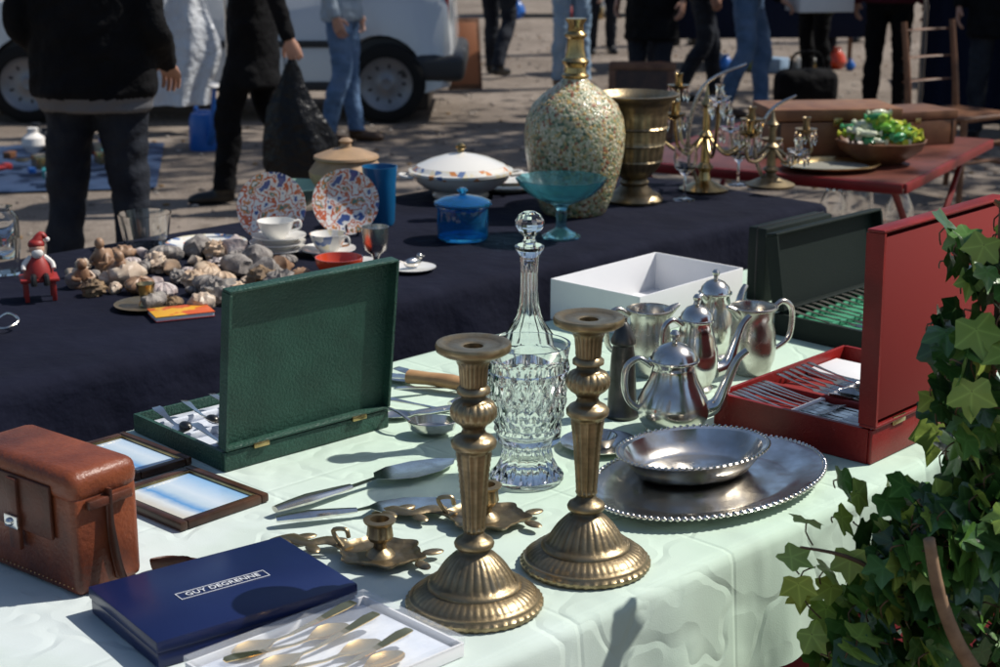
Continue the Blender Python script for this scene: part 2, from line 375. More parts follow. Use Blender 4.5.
# ---------------------------------------------------------------- picture frames
def frame(name,x,y,rot,w,d,b,m,pm):
    mb=MB(name)
    for s in (-1,1):
        mb.box((w,b,.014),m,TR(0,s*(d-b)/2,.007),.003);mb.box((b,d-2*b,.0135),m,TR(s*(w-b)/2,0,.00675),.003)
    for s in (-1,1):
        mb.box((w-2*b,.003,.012),BRASSB,TR(0,s*(d/2-b-.0015),.006),.0005);mb.box((.003,d-2*b-.006,.0118),BRASSB,TR(s*(w/2-b-.0015),0,.0059),.0005)
    mb.box((w-2*b-.007,d-2*b-.007,.004),pm,TR(0,0,.006),0)
    return mb.done((x,y,T+.001),rot)
frame('framed_picture',-.603,2.462,-43,.19,.11,.012,WOODD,PHOTO1)
frame('framed_picture',-.475,2.275,-42,.19,.165,.014,WOODD,PHOTO1)
# ---------------------------------------------------------------- green spoon case
mb=MB('green_cutlery_case')
w,d=.335,.28
mb.tray(w,d,.032,.007,GREENL,TR(0,0,0),SATIN,.002)
mb.box((w-.02,d-.02,.006),SATIN,TR(0,0,.012),.002)
for i in range(3): mb.box((w-.03,.012,.014),SATIN,TR(0,-.08+i*.08,.02),.005)
for i in range(6):
    for rrow in range(2):
        spoon(mb,TR(-.135+i*.053+rnd.uniform(-.005,.005),.115 if rrow==0 else -.005,.030)@RZ(180+rnd.uniform(-8,8))@RX(-3)@RY(rnd.uniform(-15,15)),SILV,.115,.019)
        mb.ell((.010,.014,.007),PEWT,TR(-.135+i*.053,.115-.09 if rrow==0 else -.005-.09,.031),12,8)
Ml=TR(0,-d/2-.004,.034)@RX(97)
mb.tray(w,.27,.022,.005,GREENL,Ml@TR(0,.135,-.022),GREENL,.003)
for s in (-1,1): mb.box((.03,.006,.008),BRASSB,TR(s*.1,-d/2-.004,.033),.001)
cx=(-.437+(-.19))/2-d/2*.69;cy=(2.405+2.627)/2+d/2*.72
mb.done((cx,cy,T+.001),43)
# ---------------------------------------------------------------- servers
mb=MB('cake_server')
M=TR(-.332,2.21,0)@RZ(-47.5)
mb.tube([(0,0,.010),(0,.06,.011),(0,.14,.010)],[.008,.013,.007],SILV,M,10,4,.6)
sheet(mb,[(.14,.006,.010,0),(.19,.005,.012,0),(.205,.026,.011,0),(.24,.040,.008,.001),(.29,.038,.006,.001),(.33,.022,.005,.001),(.350,.002,.005,0)],SILV,M@RY(-3))
mb.done((0,0,T+.003))
mb=MB('fish_server')
M=TR(-.325,2.170,0)@RZ(-72)
mb.tube([(0,0,.010),(0,.05,.011),(0,.12,.010)],[.007,.012,.006],SILV,M,10,4,.6)
sheet(mb,[(.12,.005,.010,0),(.14,.007,.012,0),(.16,.030,.009,0),(.20,.040,.006,.001),(.245,.032,.005,0),(.280,.004,.005,0)],SILV,M@RY(-2))
mb.done((0,0,T+.003))
mb=MB('silver_ladle')
M=TR(-.115,2.585,0)
mb.lathe([(0,.0),(.02,.003),(.033,.012),(.037,.026),(.036,.027),(.031,.013),(.018,.005),(0,.003)],SILV,M@SC(1.15,.85,1),n=40)
mb.tube([(-.038,.0,.026),(-.06,.02,.035),(-.08,.06,.03),(-.09,.12,.012),(-.09,.18,.006)],[.004,.004,.004,.006,.008],SILV,M,8,5,.4)
mb.done((0,0,T+.001))
def loose(kind,name,x,y,rot,L,m,**k):
    mb=MB(name);kind(mb,I4,m,L,**k);return mb.done((x,y,T+.001),rot)
loose(spoon,'serving_spoon',-.20,2.90,-125,.24,SILV,w=.024)
loose(spoon,'serving_spoon',-.03,2.80,60,.22,SILV,w=.022)
loose(fork,'serving_fork',-.19,2.80,-70,.22,SILV)
loose(fork,'serving_fork',-.21,2.74,-105,.2,SILV)
loose(knife,'table_knife',-.16,2.68,-60,.22,SILV)
loose(knife,'table_knife',-.09,2.74,-35,.22,SILV)
loose(spoon,'serving_spoon',-.02,2.70,100,.19,SILV,w=.02)
mb=MB('carving_knife')
mb.tube([(0,0,.014),(0,.04,.016),(0,.09,.015),(0,.13,.013)],[.012,.017,.015,.017],WOODL,None,12,4,.8)
sheet(mb,[(.13,.008,.011,0),(.15,.013,.011,0),(.26,.012,.009,0),(.32,.002,.008,0)],STEEL,I4,.0015)
mb.done((-.055,2.81,T+.006),62)
# ---------------------------------------------------------------- blue gift box
mb=MB('navy_gift_box')
mb.box((.275,.195,.020),BLUEBOX,TR(0,0,.010),.002);mb.box((.279,.199,.016),BLUEBOX,TR(0,0,.0285),.002)
zt=.0371
for s in (-1,1):
    mb.box((.125,.0009,.0006),PRINT,TR(.0,s*.0095,zt),0);mb.box((.0009,.0181,.0006),PRINT,TR(s*.0621,0,zt),0)
blue=mb.done((-.353,1.885,T+.001),37)
cu=bpy.data.curves.new('label_text','FONT');cu.body='GUY DEGRENNE';cu.size=.0140;cu.align_x='CENTER';cu.align_y='CENTER';cu.extrude=.0003
to=bpy.data.objects.new('label_text',cu);sc.collection.objects.link(to);cu.materials.append(PRINT);to.parent=blue;to.location=(0,0,zt+.0003)
# ---------------------------------------------------------------- clear box of gilt spoons
PLAST=mat('clear_plastic',(.9,.93,.97),.06,0,alpha=.10)
mb=MB('gilt_spoon_set')
mb.tray(.27,.19,.018,.003,WCARD,None,SATIN,.001)
mb.box((.255,.175,.006),SATIN,TR(0,0,.0075),.002)
for i in range(6):
    spoon(mb,TR(-.115+(i%2)*.02,-.07+i*.028,.0115)@RZ(-90+(180 if i%2 else 0)+rnd.uniform(-6,6))@TR(0,0 if not i%2 else -.19,0),GOLD,.18,.018)
mb.box((.272,.192,.0012),PLAST,TR(0,0,.026),.0004)
for s in (-1,1):
    mb.box((.272,.001,.010),PLAST,TR(0,s*.0955,.0205),0);mb.box((.001,.190,.010),PLAST,TR(s*.1355,0,.0205),0)
mb.done((-.206,1.733,T+.001),44)
# ---------------------------------------------------------------- white card box
mb=MB('white_cardboard_box')
mb.tray(.37,.245,.09,.004,WCARD,None,WCARD,.0008)
mb.done((.325,3.42,T+.001),47)
# ---------------------------------------------------------------- silver tea service
def teapot(name,x,y,rot,s,m=SILV,body=None,spout=True,lid=True):
    mb=MB(name);S=SC(s,s,s)
    body=body or [(0,0),(.043,0),(.046,.004),(.044,.008),(.052,.014),(.061,.028),(.064,.042),(.061,.058),(.052,.078),(.043,.095),(.038,.112),(.037,.122),(.041,.128),(.041,.131)]
    rt,zt=body[-1]
    top=[(rt*.93,zt+.001),(rt*.88,zt-.005),(rt*.8,zt-.04),(0,zt-.05)] if not lid else [(rt*.96,zt+.003),(rt*.90,zt+.012),(rt*.6,zt+.024),(rt*.3,zt+.029),(.005,zt+.031),(.004,zt+.036),(.008,zt+.041),(.009,zt+.046),(.005,zt+.052),(0,zt+.053)]
    mb.lathe(body+top,m,S,n=64)
    r0=body[2][0]
    mb.lathe([(rt+.0005,zt-.004),(rt+.003,zt-.002),(rt+.003,zt+.001),(rt+.0005,zt+.002)],m,S,n=64,close=True)
    if spout:
        mb.tube([(.046,0,.035),(.078,0,.045),(.095,0,.085),(.112,0,.125),(.130,0,.142)],[.019,.016,.011,.008,.007],m,S,14,6,.85)
    else:
        mb.tube([(rt*.8,0,zt-.012),(rt+.004,0,zt-.002),(rt+.018,0,zt+.006)],[.014,.010,.004],m,S,10,4,.8)
    mb.tube([(-rt*.98,0,zt-.010),(-rt-.022,0,zt+.004),(-rt-.043,0,zt-.012),(-rt-.045,0,zt*.62),(-rt-.034,0,zt*.42),(-r0,0,.035)],[.005,.0055,.006,.006,.0055,.0045],m,S,10,6)
    return mb.done((x,y,T+.001),rot,40)
teapot('silver_teapot',.295,2.605,8,.98)
tall=[(0,0),(.036,0),(.039,.005),(.033,.012),(.042,.03),(.048,.055),(.046,.085),(.038,.115),(.032,.14),(.035,.147),(.035,.15)]
teapot('silver_coffee_pot',.362,2.85,25,.90,SILV,tall)
teapot('silver_coffee_pot',.425,3.07,50,.88,SILV,tall)
crm=[(0,0),(.033,0),(.036,.004),(.036,.010),(.043,.03),(.045,.055),(.042,.085),(.037,.105),(.041,.128),(.043,.131)]
teapot('silver_cream_jug',.485,2.96,205,1.0,SILVD,crm,False,False)
teapot('silver_sugar_bowl',.285,2.95,15,.98,SILVD,crm,False,False)
mb=MB('pewter_shaker');mb.lathe([(0,0),(.030,0),(.032,.006),(.026,.016),(.024,.06),(.021,.11),(.018,.13),(.022,.134),(.022,.14),(.017,.15),(.012,.165),(.006,.172),(.007,.18),(0,.184)],PEWT,n=24);mb.done((.215,2.69,T+.001),0)
# ---------------------------------------------------------------- oval tray & dishes
mb=MB('oval_silver_tray')
mb.lathe([(0,.002),(.16,.002),(.178,.006),(.205,.012),(.222,.016),(.226,.018),(.222,.020),(.204,.016),(.178,.0105),(.162,.006),(.15,.0052),(0,.005)],SILV,SC(1.0,.66,1),n=120)
for i in range(110):
    a=2*math.pi*i/110;mb.ell(.0042,SILV,TR(.2235*math.cos(a),.2235*.66*math.sin(a),.019),8,6)
mb.done((.325,2.340,T+.001),44)
mb=MB('oval_silver_dish')
mb.lathe([(0,.002),(.085,.002),(.098,.006),(.112,.022),(.122,.036),(.130,.039),(.132,.041),(.129,.043),(.119,.0405),(.108,.024),(.094,.010),(.08,.006),(0,.005)],SILV,SC(1,.72,1),n=96,mod=lambda t,z,r:r*(1+.006*abs(math.sin(t*14))) if z>.03 else r)
for i in range(70):
    a=2*math.pi*i/70;mb.ell(.0032,SILV,TR(.1305*math.cos(a),.1305*.72*math.sin(a),.0425),8,5)
mb.done((.305,2.385,T+.0072),30)
mb=MB('silver_saucer');mb.lathe([(0,.002),(.04,.002),(.055,.007),(.064,.010),(.065,.012),(.054,.0095),(.038,.005),(0,.004)],SILV,n=64);mb.lathe([(0,.006),(.022,.006),(.027,.018),(.030,.022),(.028,.022),(.02,.01),(0,.009)],SILV,n=40);mb.done((.165,2.52,T+.001),0)
# ---------------------------------------------------------------- red canteen of cutlery
mb=MB('red_cutlery_case')
w,d=.42,.31
mb.tray(w,d,.058,.008,REDL,None,REDD,.003)
mb.box((w-.02,d-.02,.02),REDD,TR(0,0,.02),.002)
mb.box((.012,d-.02,.02),REDD,TR(-.07,0,.040),.003)
mb.box((w-.02,.012,.016),WCARD,TR(0,.02,.038),.003);mb.box((.10,.12,.012),WCARD,TR(.12,.085,.036),.003)
for i in range(13): spoon(mb,TR(-.055+i*.019,-.145,.042)@RY(rnd.uniform(-25,25))@RZ(rnd.uniform(-4,4)),SILVD,.165,.019)
for i in range(8): fork(mb,TR(-.2+.015*i,.135,.040)@RZ(180+rnd.uniform(-3,3)),SILVD,.17,.009)
for i in range(8): knife(mb,TR(-.2+.015*i,-.14,.038)@RZ(rnd.uniform(-3,3)),SILVD,.17,.007)
for i in range(6): fork(mb,TR(-.04+.02*i,.14,.040)@RZ(180+rnd.uniform(-3,3)),SILVD,.12,.009)
Ml=TR(0,-d/2-.005,.060)@RX(89)
mb.tray(w,.325,.032,.006,REDL,Ml@TR(0,.1625,-.032),REDL,.004)
mb.box((w-.02,.30,.003),REDD,Ml@TR(0,.1625,-.006),.001)
for s in (-1,1): mb.box((.04,.004,.014),BRASSB,TR(s*.13,-d/2-.0015,.060),.001)
mb.done((.627,2.693,T+.001),47)
# ---------------------------------------------------------------- dark green cutlery cases
mb=MB('dark_green_cutlery_case')
w,d=.40,.24
mb.tray(w,d,.045,.008,DGREEN,None,GFELT,.002)
mb.box((w-.02,d-.02,.022),GFELT,TR(0,0,.02),.002)
for k_ in range(3): mb.box((w-.022,.008,.012),GFELT,TR(0,-.085+.08*k_,.036),.002)
for i in range(13): fork(mb,TR(-.18+.028*i,.10,.036)@RZ(180+rnd.uniform(-3,3)),SILVD,.19,.009)
Ml=TR(0,d/2+.004,.047)@RX(80)
mb.tray(w,.165,.03,.006,DGREEN,Ml@TR(0,.0825,0),DGREEN,.003)
mb.done((.80,3.30,T+.001),45)
mb=MB('black_cutlery_case');mb.box((.26,.05,.17),DGREEN,TR(0,0,.085),.004);mb.box((.262,.004,.172),BLACKP,TR(0,0,.0862),.001);mb.box((.03,.006,.02),BRASSB,TR(0,-.027,.12),.001);mb.done((.67,3.62,T+.001),45)
# ================================================================ far table
def sim(name,prof,m,x,y,n=48,rot=0,mod=None,z=T,ang=40):
    mb=MB(name);mb.lathe(prof,m,n=n,mod=mod);return mb.done((x,y,z+.001),rot,ang)
mb=MB('mosaic_bottle_vase')
mb.lathe([(0,0),(.088,0),(.094,.006),(.112,.05),(.132,.12),(.143,.18),(.146,.23),(.140,.275),(.122,.315),(.092,.345),(.062,.365),(.042,.380),(.034,.390)],MOSAIC,n=72)
mb.lathe([(.030,.385),(.038,.392),(.040,.398),(.032,.405),(.030,.42),(.038,.432),(.040,.438),(.030,.447),(.025,.47),(.024,.50),(.032,.507),(.032,.513),(.023,.522),(.022,.54),(.030,.553),(.030,.557),(.0,.557)],BRASSB,n=40)
mb.done((.215,4.60,T+.001))
mb=MB('brass_urn')
mb.lathe(dense([(0,0),(.085,0),(.088,.008),(.080,.02),(.055,.035),(.040,.05),(.045,.06),(.038,.07),(.060,.09),(.078,.12),(.083,.125),(.080,.13),(.086,.17),(.091,.175),(.088,.18),(.090,.22),(.096,.225),(.092,.23),(.096,.27),(.107,.30),(.127,.318),(.130,.324),(.122,.325),(.10,.305),(.085,.25),(.07,.12),(0,.1)],.01),BRASS,n=96,mod=lambda t,z,r:r+(.0025*abs(math.sin(t*12)) if .09<z<.27 else 0))
mb.done((.405,4.78,T+.001))
sim('blue_glass_compote',[(0,0),(.050,0),(.053,.005),(.035,.014),(.016,.025),(.013,.05),(.016,.062),(.013,.075),(.020,.088),(.05,.10),(.085,.118),(.108,.140),(.122,.162),(.1195,.163),(.106,.142),(.083,.1215),(.048,.104),(0,.095)],TURQ,.165,4.24,64,mod=lambda t,z,r:r*(1+.025*math.cos(t*12)) if z>.1 and r>.05 else r)
mb=MB('blue_glass_jar')
mb.lathe([(0,0),(.062,0),(.068,.006),(.070,.05),(.068,.085),(.072,.088),(.072,.091),(.064,.09),(.064,.012),(0,.010)],BLUEG,n=48)
mb.lathe([(.074,.093),(.078,.096),(.076,.102),(.055,.112),(.025,.118),(.010,.120),(.009,.126),(.015,.132),(.010,.139),(0,.14),(0,.116),(.05,.108),(.07,.098)],BLUEG,n=48)
mb.done((-.10,4.22,T+.001))
mb=MB('porcelain_tureen')
mb.lathe([(0,0),(.085,0),(.088,.008),(.080,.015),(.11,.03),(.145,.055),(.155,.07)],PORC,n=64)
mb.lathe([(.155,.0701),(.160,.076),(.160,.084),(.150,.086)],TUREEN,n=64)
mb.lathe([(.150,.0862),(.135,.098)],TUREEN,n=64)
mb.lathe([(.135,.0982),(.09,.118),(.045,.130),(.018,.134),(.010,.137)],PORC,n=64)
mb.lathe([(0,.136),(.010,.137),(.009,.143),(.016,.150),(.016,.158),(.006,.166),(0,.167)],BRASSB,n=24)
for s in (-1,1): mb.tube([(s*.150,-.03,.066),(s*.185,-.02,.07),(s*.185,.02,.07),(s*.150,.03,.066)],.006,PORC,None,8,5)
mb.done((-.12,4.86,T+.001),10)
def plate_prof(r): return [(0,.003),(r*.55,.003),(r*.62,0),(r*.66,.004),(r*.78,.010),(r,.016),(r*1.0,.019),(r*.76,.0135),(r*.62,.007),(0,.006)]
def plate(name,x,y,r,m,z=T,tilt=0,rot=0):
    mb=MB(name);M=TR(0,0,r*math.sin(R(tilt)))@RX(tilt) if tilt else I4
    mb.lathe(plate_prof(r),m,M,n=56)
    if tilt:
        mb.tube([(0,.02,.0),(0,-.035,.004),(0,-.028,.03)],.003,BLACKP,None,8,4)
        for s in (-1,1): mb.tube([(s*.03,-.045,.012),(s*.035,-.01,.004),(s*.03,.075,.003),(s*.015,.03,.10)],.003,BLACKP,None,8,4)
    return mb.done((x,y,z+.001),rot)
plate('patterned_plate',-.605,4.20,.093,IMARI,tilt=74,rot=-6)
plate('patterned_plate',-.42,4.29,.09,IMARI,tilt=74,rot=8)
for i in range(3): plate('porcelain_saucer',-.575+.004*i,4.03,.075-.003*i,PORC,z=T+.016*i)
plate('porcelain_plate',-.765,4.09,.105,TUREEN);plate('porcelain_plate',.02,5.0,.12,PORC);plate('porcelain_plate',.02,5.0,.115,TUREEN,z=T+.018)
plate('porcelain_saucer',-.44,4.02,.07,PORC)
cup=[(0,0),(.022,0),(.024,.005),(.032,.012),(.042,.03),(.048,.048),(.046,.048),(.038,.028),(.025,.012),(0,.009)]
def teacup(x,y,m,z=T,rot=0,name='porcelain_teacup'):
    mb=MB(name);mb.lathe(cup,m,n=40);mb.tube([(.043,0,.042),(.062,0,.044),(.064,0,.026),(.038,0,.018)],.003,m,None,8,5);return mb.done((x,y,z+.001),rot)
teacup(-.44,4.02,TUREEN,T+.008,-30);teacup(-.575,4.03,PORC,T+.04,20)
plate('porcelain_saucer',-.36,3.86,.06,PORC)
sim('red_lacquer_bowl',[(0,0),(.025,0),(.028,.006),(.044,.018),(.056,.038),(.058,.055),(.055,.055),(.050,.036),(.038,.018),(0,.012)],TERRA,-.385,3.745)
sim('silver_goblet',[(0,0),(.030,0),(.032,.004),(.018,.010),(.008,.018),(.007,.045),(.012,.055),(.025,.065),(.030,.085),(.033,.122),(.031,.122),(.027,.085),(.018,.07),(0,.068)],SILVD,-.300,3.78)
mb=MB('porcelain_dish_with_bird');mb.lathe([(0,.002),(.04,.002),(.056,.008),(.058,.010),(.04,.006),(0,.005)],PORC,n=40)
mb.ell((.026,.012,.012),SILV,TR(0,0,.02),16,10);mb.ell(.008,SILV,TR(.022,0,.033),12,8);mb.tube([(.028,0,.033),(.038,0,.032)],[.003,.001],SILV,None,6,2);mb.tube([(-.02,0,.02),(-.04,0,.03)],[.007,.002],SILV,None,8,3,.5);mb.done((-.215,3.84,T+.001),40)
sim('blue_ceramic_beaker',[(0,0),(.036,0),(.04,.01),(.045,.12),(.050,.165),(.047,.165),(.041,.12),(.034,.012),(0,.010)],mat('blue_glaze',(.01,.11,.26),.2),-.335,4.42)
mb=MB('stoneware_pot');ST=mat('stoneware',(.42,.27,.15),.5,0,(.3,.2,.12),20)
mb.lathe([(0,0),(.08,0),(.11,.04),(.115,.08),(.09,.115),(.10,.12),(.098,.127),(.05,.145),(.018,.152),(.016,.165),(.022,.172),(.012,.18),(0,.181)],ST,n=48);mb.done((-.47,4.86,T+.001))
mb=MB('green_bowl');mb.lathe([(0,0),(.05,0),(.10,.04),(.115,.06),(.112,.06),(.09,.038),(0,.01)],mat('celadon',(.25,.38,.3),.25),n=40);mb.done((-.62,4.72,T+.001))
sim('glass_bowl',[(0,0),(.055,0),(.070,.09),(.067,.09),(.052,.006),(0,.006)],GLASS,-.93,4.12)
sim('drinking_glass',[(0,0),(.03,0),(.035,.09),(.033,.09),(.028,.006),(0,.006)],GLASS,-1.20,3.80)
sim('glass_jar',[(0,0),(.04,0),(.045,.02),(.045,.10),(.03,.12),(.032,.13),(.029,.13),(.027,.12),(.042,.10),(.042,.02),(0,.006)],GLASS,-1.27,4.00)
SH=[mat('shell_tan',(.44,.29,.18),.5,0,(.58,.44,.31),30,bump=.5,bs=60,bd=.004),mat('shell_cream',(.60,.50,.39),.45,0,(.44,.32,.23),35,bump=.4,bs=80),mat('rock_grey',(.15,.13,.12),.7,0,(.32,.29,.26),40,bump=.9,bs=60,bd=.006),mat('shell_brown',(.20,.10,.05),.45,0,(.42,.27,.17),30,bump=.5,bs=70),mat('quartz_pink',(.38,.29,.27),.4,0,(.56,.50,.47),40,bump=1,bs=50,bd=.006),mat('rock_ochre',(.26,.17,.09),.8,0,(.13,.09,.06),40,bump=1,bs=60,bd=.006)]
mb=MB('seashell_and_mineral_collection');rs=random.Random(3)
pts=[]
tries=0
while len(pts)<54 and tries<20000:
    tries+=1
    px_=rs.uniform(72,303);py_=rs.uniform(256,306)
    if px_<150 and py_>294: continue
    if px_>245 and py_<266: continue
    if px_<112 and py_<264: continue
    if all(math.hypot(px_-a,(py_-b)*2.0)>16 for a,b in pts): pts.append((px_,py_))
for k_,(a,b) in enumerate(pts):
    f=(b-240)/60;Y=4.20-.69*f;X=(a-500)*(.00268-.00042*f)
    s=rs.choice([.016,.020,.024,.030,.036]);m=SH[rs.randrange(6)];sd=rs.uniform(0,50)
    M=TR(X,Y,s*.6)@RZ(rs.uniform(0,360))@RX(rs.uniform(-30,30))
    t=k_%4
    if t==0: mb.ell((s*1.3,s,s*.85),m,M,24,16,lambda p:1+.08*math.sin(14*p.x)+.2*noise.noise(p*1.5+Vector((sd,0,0))))
    elif t==1:
        mb.lathe([(0,-s*1.2),(s*.25,-s),(s*.5,-s*.6),(s*.9,-s*.1),(s*1.05,.1*s),(s*.8,.45*s),(s*.6,.6*s),(s*.45,.9*s),(s*.3,1.0*s),(s*.2,1.3*s),(0,1.5*s)],m,M@RX(80),n=20,mod=lambda t_,z,r:r*(1+.12*math.sin(t_*3+z*90)))
    elif t==2: mb.ell((s*1.2,s*1.1,s*.95),m,M,20,14,lambda p:.8+.6*abs(noise.noise(p*2.2+Vector((sd,3,0))))+.3*noise.noise(p*5+Vector((sd,0,0))))
    else: mb.ell((s*1.2,s*1.1,s*.6),m,M,40,10,lambda p:1+.06*math.sin(12*math.atan2(p.y,p.x)))
mb.done((0,0,T+.001),0,28)
for (x,y,h) in [(-.965,3.78,.075),(-.90,3.70,.06),(-.98,3.66,.05)]:
    mb=MB('carved_figurine');m=SH[3]
    mb.lathe([(0,0),(.020,0),(.022,.006),(.016,.02),(.020,.04),(.014,.062),(.007,.068),(0,.07)],m,SC(1,.8,h/.07),n=20);mb.ell((.012,.012,.014),m,TR(0,-.002,h+.006));mb.tube([(-.015,0,h*.75),(-.024,-.010,h*.5),(-.008,-.018,h*.45)],.005,m,None,8,3);mb.tube([(.015,0,h*.75),(.024,-.010,h*.5),(.008,-.018,h*.45)],.005,m,None,8,3)
    mb.done((x,y,T+.001),rs.uniform(-30,30))
mb=MB('doll_figurine');RED2=mat('toy_red',(.30,.022,.018),.5);SK=mat('doll_skin',(.6,.35,.25),.5);WH=mat('toy_white',(.75,.72,.68),.6)
for a in (-.03,.03):
    for b in (-.025,.025): mb.box((.01,.01,.045),RED2,TR(a,b,.0225),.001)
mb.box((.085,.07,.008),RED2,TR(0,0,.049),.002)
mb.lathe([(0,.053),(.034,.053),(.032,.07),(.018,.095),(.010,.105)],RED2,n=24);mb.ell(.017,SK,TR(0,0,.118));mb.ell((.019,.019,.013),RED2,TR(0,.003,.127));mb.tube([(0,.002,.13),(.012,.004,.148),(.022,0,.14)],[.014,.008,.004],RED2,None,10,4)
mb.ell(.006,WH,TR(.024,0,.137));mb.ell((.013,.008,.012),WH,TR(0,-.012,.108))
for s in (-1,1): mb.tube([(s*.014,0,.098),(s*.03,-.008,.085),(s*.033,-.018,.073)],[.007,.006,.005],WH,None,8,3);mb.tube([(s*.012,-.02,.058),(s*.014,-.04,.058),(s*.014,-.042,.04)],[.008,.007,.007],BLACKP,None,8,3)
mb.done((-1.05,3.55,T+.001),20)
mb=MB('brass_incense_dish');mb.lathe([(0,.002),(.05,.002),(.07,.008),(.072,.01),(.05,.006),(0,.005)],BRASS,n=40);mb.lathe([(0,.006),(.018,.006),(.012,.02),(.016,.035),(.022,.055),(.020,.055),(.012,.036),(0,.03)],BRASSB,n=24);mb.done((-.79,3.47,T+.001))
mb=MB('yellow_paperback_book');mb.box((.13,.085,.002),mat('yellow_cover',(.75,.38,.03),.4,0,(.6,.1,.02),25,lo=.5,hi=.55),TR(0,0,.011),.0004);mb.box((.127,.083,.008),WCARD,TR(0,0,.006),.0004);mb.box((.13,.085,.0015),RED2,TR(0,0,.0012),.0004);mb.done((-.70,3.40,T+.001),25)
mb=MB('silver_wire_trinket');mb.tube([(0,0,.01),(.03,.02,.03),(.06,0,.02),(.04,-.03,.01),(0,-.01,.01)],.003,SILV,None,8,5);mb.lathe([(0,0),(.02,0),(.016,.01),(0,.012)],SILV);mb.done((-1.08,3.28,T+.001))
def candelabrum(name,x,y,H,nA,rA,m,seed,tilt):
    mb=MB(name);h=H/.34
    mb.lathe([(0,0),(.075,0),(.078,.008),(.05,.02),(.02,.035),(.015,.06*h),(.028,.075*h),(.015,.09*h),(.012,.16*h),(.024,.175*h),(.012,.19*h),(.010,.26*h),(.02,.27*h),(.008,.29*h),(0,.34*h)],m,n=32)
    for i in range(nA):
        a=2*math.pi*i/nA+.3+seed;c,s_=math.cos(a),math.sin(a);r1=rA+.03*(i%2);zz=(.22+.06*(i%3))*h
        mb.tube([(c*.01,s_*.01,.17*h),(c*.07,s_*.07,.12*h),(c*.13,s_*.13,.15*h),(c*r1,s_*r1,zz-.04)],[.006,.005,.005,.005],m,None,8,6)
        mb.lathe([(0,zz-.045),(.012,zz-.042),(.032,zz-.03),(.036,zz-.024),(.012,zz-.03),(.011,zz),(.015,zz+.012),(.010,zz+.012),(0,zz)],CRYST if i%2 else m,TR(c*r1,s_*r1,0),n=16)
        for j in range(5):
            b=a+j*1.256;mb.lathe([(0,-.05),(.005,-.035),(.006,-.015),(0,0)],CRYST,TR(c*r1+.032*math.cos(b),s_*r1+.032*math.sin(b),zz-.03),n=6)
    mb.tube([(-.02,0,.02),(-.06,-.04,.16*h),(-.02,-.05,.33*h),(tilt,-.05,.40*h)],[.006,.007,.006,.004],SILVD,None,8,6)
    mb.done((x,y,T+.001))
candelabrum('crystal_candelabrum',.64,4.96,.34,7,.15,BRASSB,0,.11)
candelabrum('brass_candelabrum',.86,5.04,.25,5,.11,BRASS,1.1,.06)
wg=[(0,0),(.032,0),(.033,.002),(.006,.008),(.004,.02),(.004,.07),(.012,.08),(.032,.10),(.037,.13),(.032,.165),(.030,.165),(.034,.13),(.028,.104),(0,.086)]
for (x,y) in [(.76,5.06),(.56,4.80)]: sim('wine_glass',wg,GLASS,x,y,32)
# ================================================================ red folding table (right)
RP=mat('red_painted_metal',(.24,.018,.018),.35,0,(.17,.013,.013),9)
TOPW=mat('varnished_tabletop',(.17,.050,.033),.35,0,(.11,.034,.022),10)
mb=MB('red_folding_table')
L_,W_=1.15,1.0
mb.box((L_,W_,.018),TOPW,TR(L_/2,W_/2,T-.009),.003)
for s in (0,1): mb.box((L_,.012,.032),RP,TR(L_/2,-.0065+s*(W_+.013),T-.018),.002);mb.box((.012,W_,.032),RP,TR(-.0065+s*(L_+.013),W_/2,T-.018),.002)
for y_ in (.05,W_-.05):
    mb.tube([(.06,y_,T-.03),(L_*.75,y_,0.01)],.012,RP,None,8,2);mb.tube([(L_-.06,y_+.026,T-.03),(L_*.25,y_+.026,0.01)],.012,RP,None,8,2)
mb.tube([(.06,.05,T-.04),(.06,W_-.05,T-.04)],.010,RP,None,8,2);mb.tube([(L_*.75,.05,.05),(L_*.75,W_-.05,.05)],.010,RP,None,8,2)
mb.done((1.30,5.10,0),60)
CHEST=mat('chestnut_wood',(.27,.125,.055),.42,0,(.17,.07,.03),12)
def wbox(x,y,rot,s=1,z=T,m=CHEST):
    mb=MB('wooden_box');S=SC(s,s,s);mb.box((.44,.26,.115),m,S@TR(0,0,.0575),.003);mb.box((.45,.27,.040),m,S@TR(0,0,.139),.004);mb.box((.03,.005,.03),BRASSB,S@TR(0,-.137,.115),.001)
    for a in (-1,1): mb.box((.012,.004,.11),WOODD,S@TR(a*.20,-.1315,.058),.001)
    mb.done((x,y,z+.001),rot)
wbox(1.18,5.80,6,1.05);wbox(1.50,6.0,22,.8,T,WOODM)
sim('carved_wooden_bowl',[(0,0),(.07,0),(.10,.02),(.14,.05),(.155,.08),(.148,.082),(.13,.055),(.09,.03),(0,.02)],WOODM,1.32,5.52,48,mod=lambda t,z,r:r*(1+.02*math.cos(t*10)) if z>.03 else r)
mb=MB('wrapped_sweets');cm=[mat('sweet_%d'%i,c,.25) for i,c in enumerate([(.50,.52,.04),(.16,.40,.05),(.60,.62,.45),(.30,.48,.05),(.06,.30,.12)])]
for i in range(60):
    a=rs.uniform(0,6.28);r_=.11*math.sqrt(rs.random());z_=.06+rs.uniform(.0,.11)*(1-r_/.16)+.02
    M=TR(r_*math.cos(a),r_*math.sin(a),z_)@RZ(rs.uniform(0,360))@RX(rs.uniform(-40,40));sd=rs.uniform(0,50)
    m=rs.choice(cm);mb.ell((.030,.018,.012),m,M,14,8,lambda p:1+.35*noise.noise(p*2+Vector((sd,0,0))));mb.lathe([(0,0),(.013,.016),(0,.014)],m,M@TR(.026,0,0)@RY(90),n=7);mb.lathe([(0,0),(.013,.016),(0,.014)],m,M@TR(-.026,0,0)@RY(-90),n=7)
mb.done((1.32,5.52,T+.001))
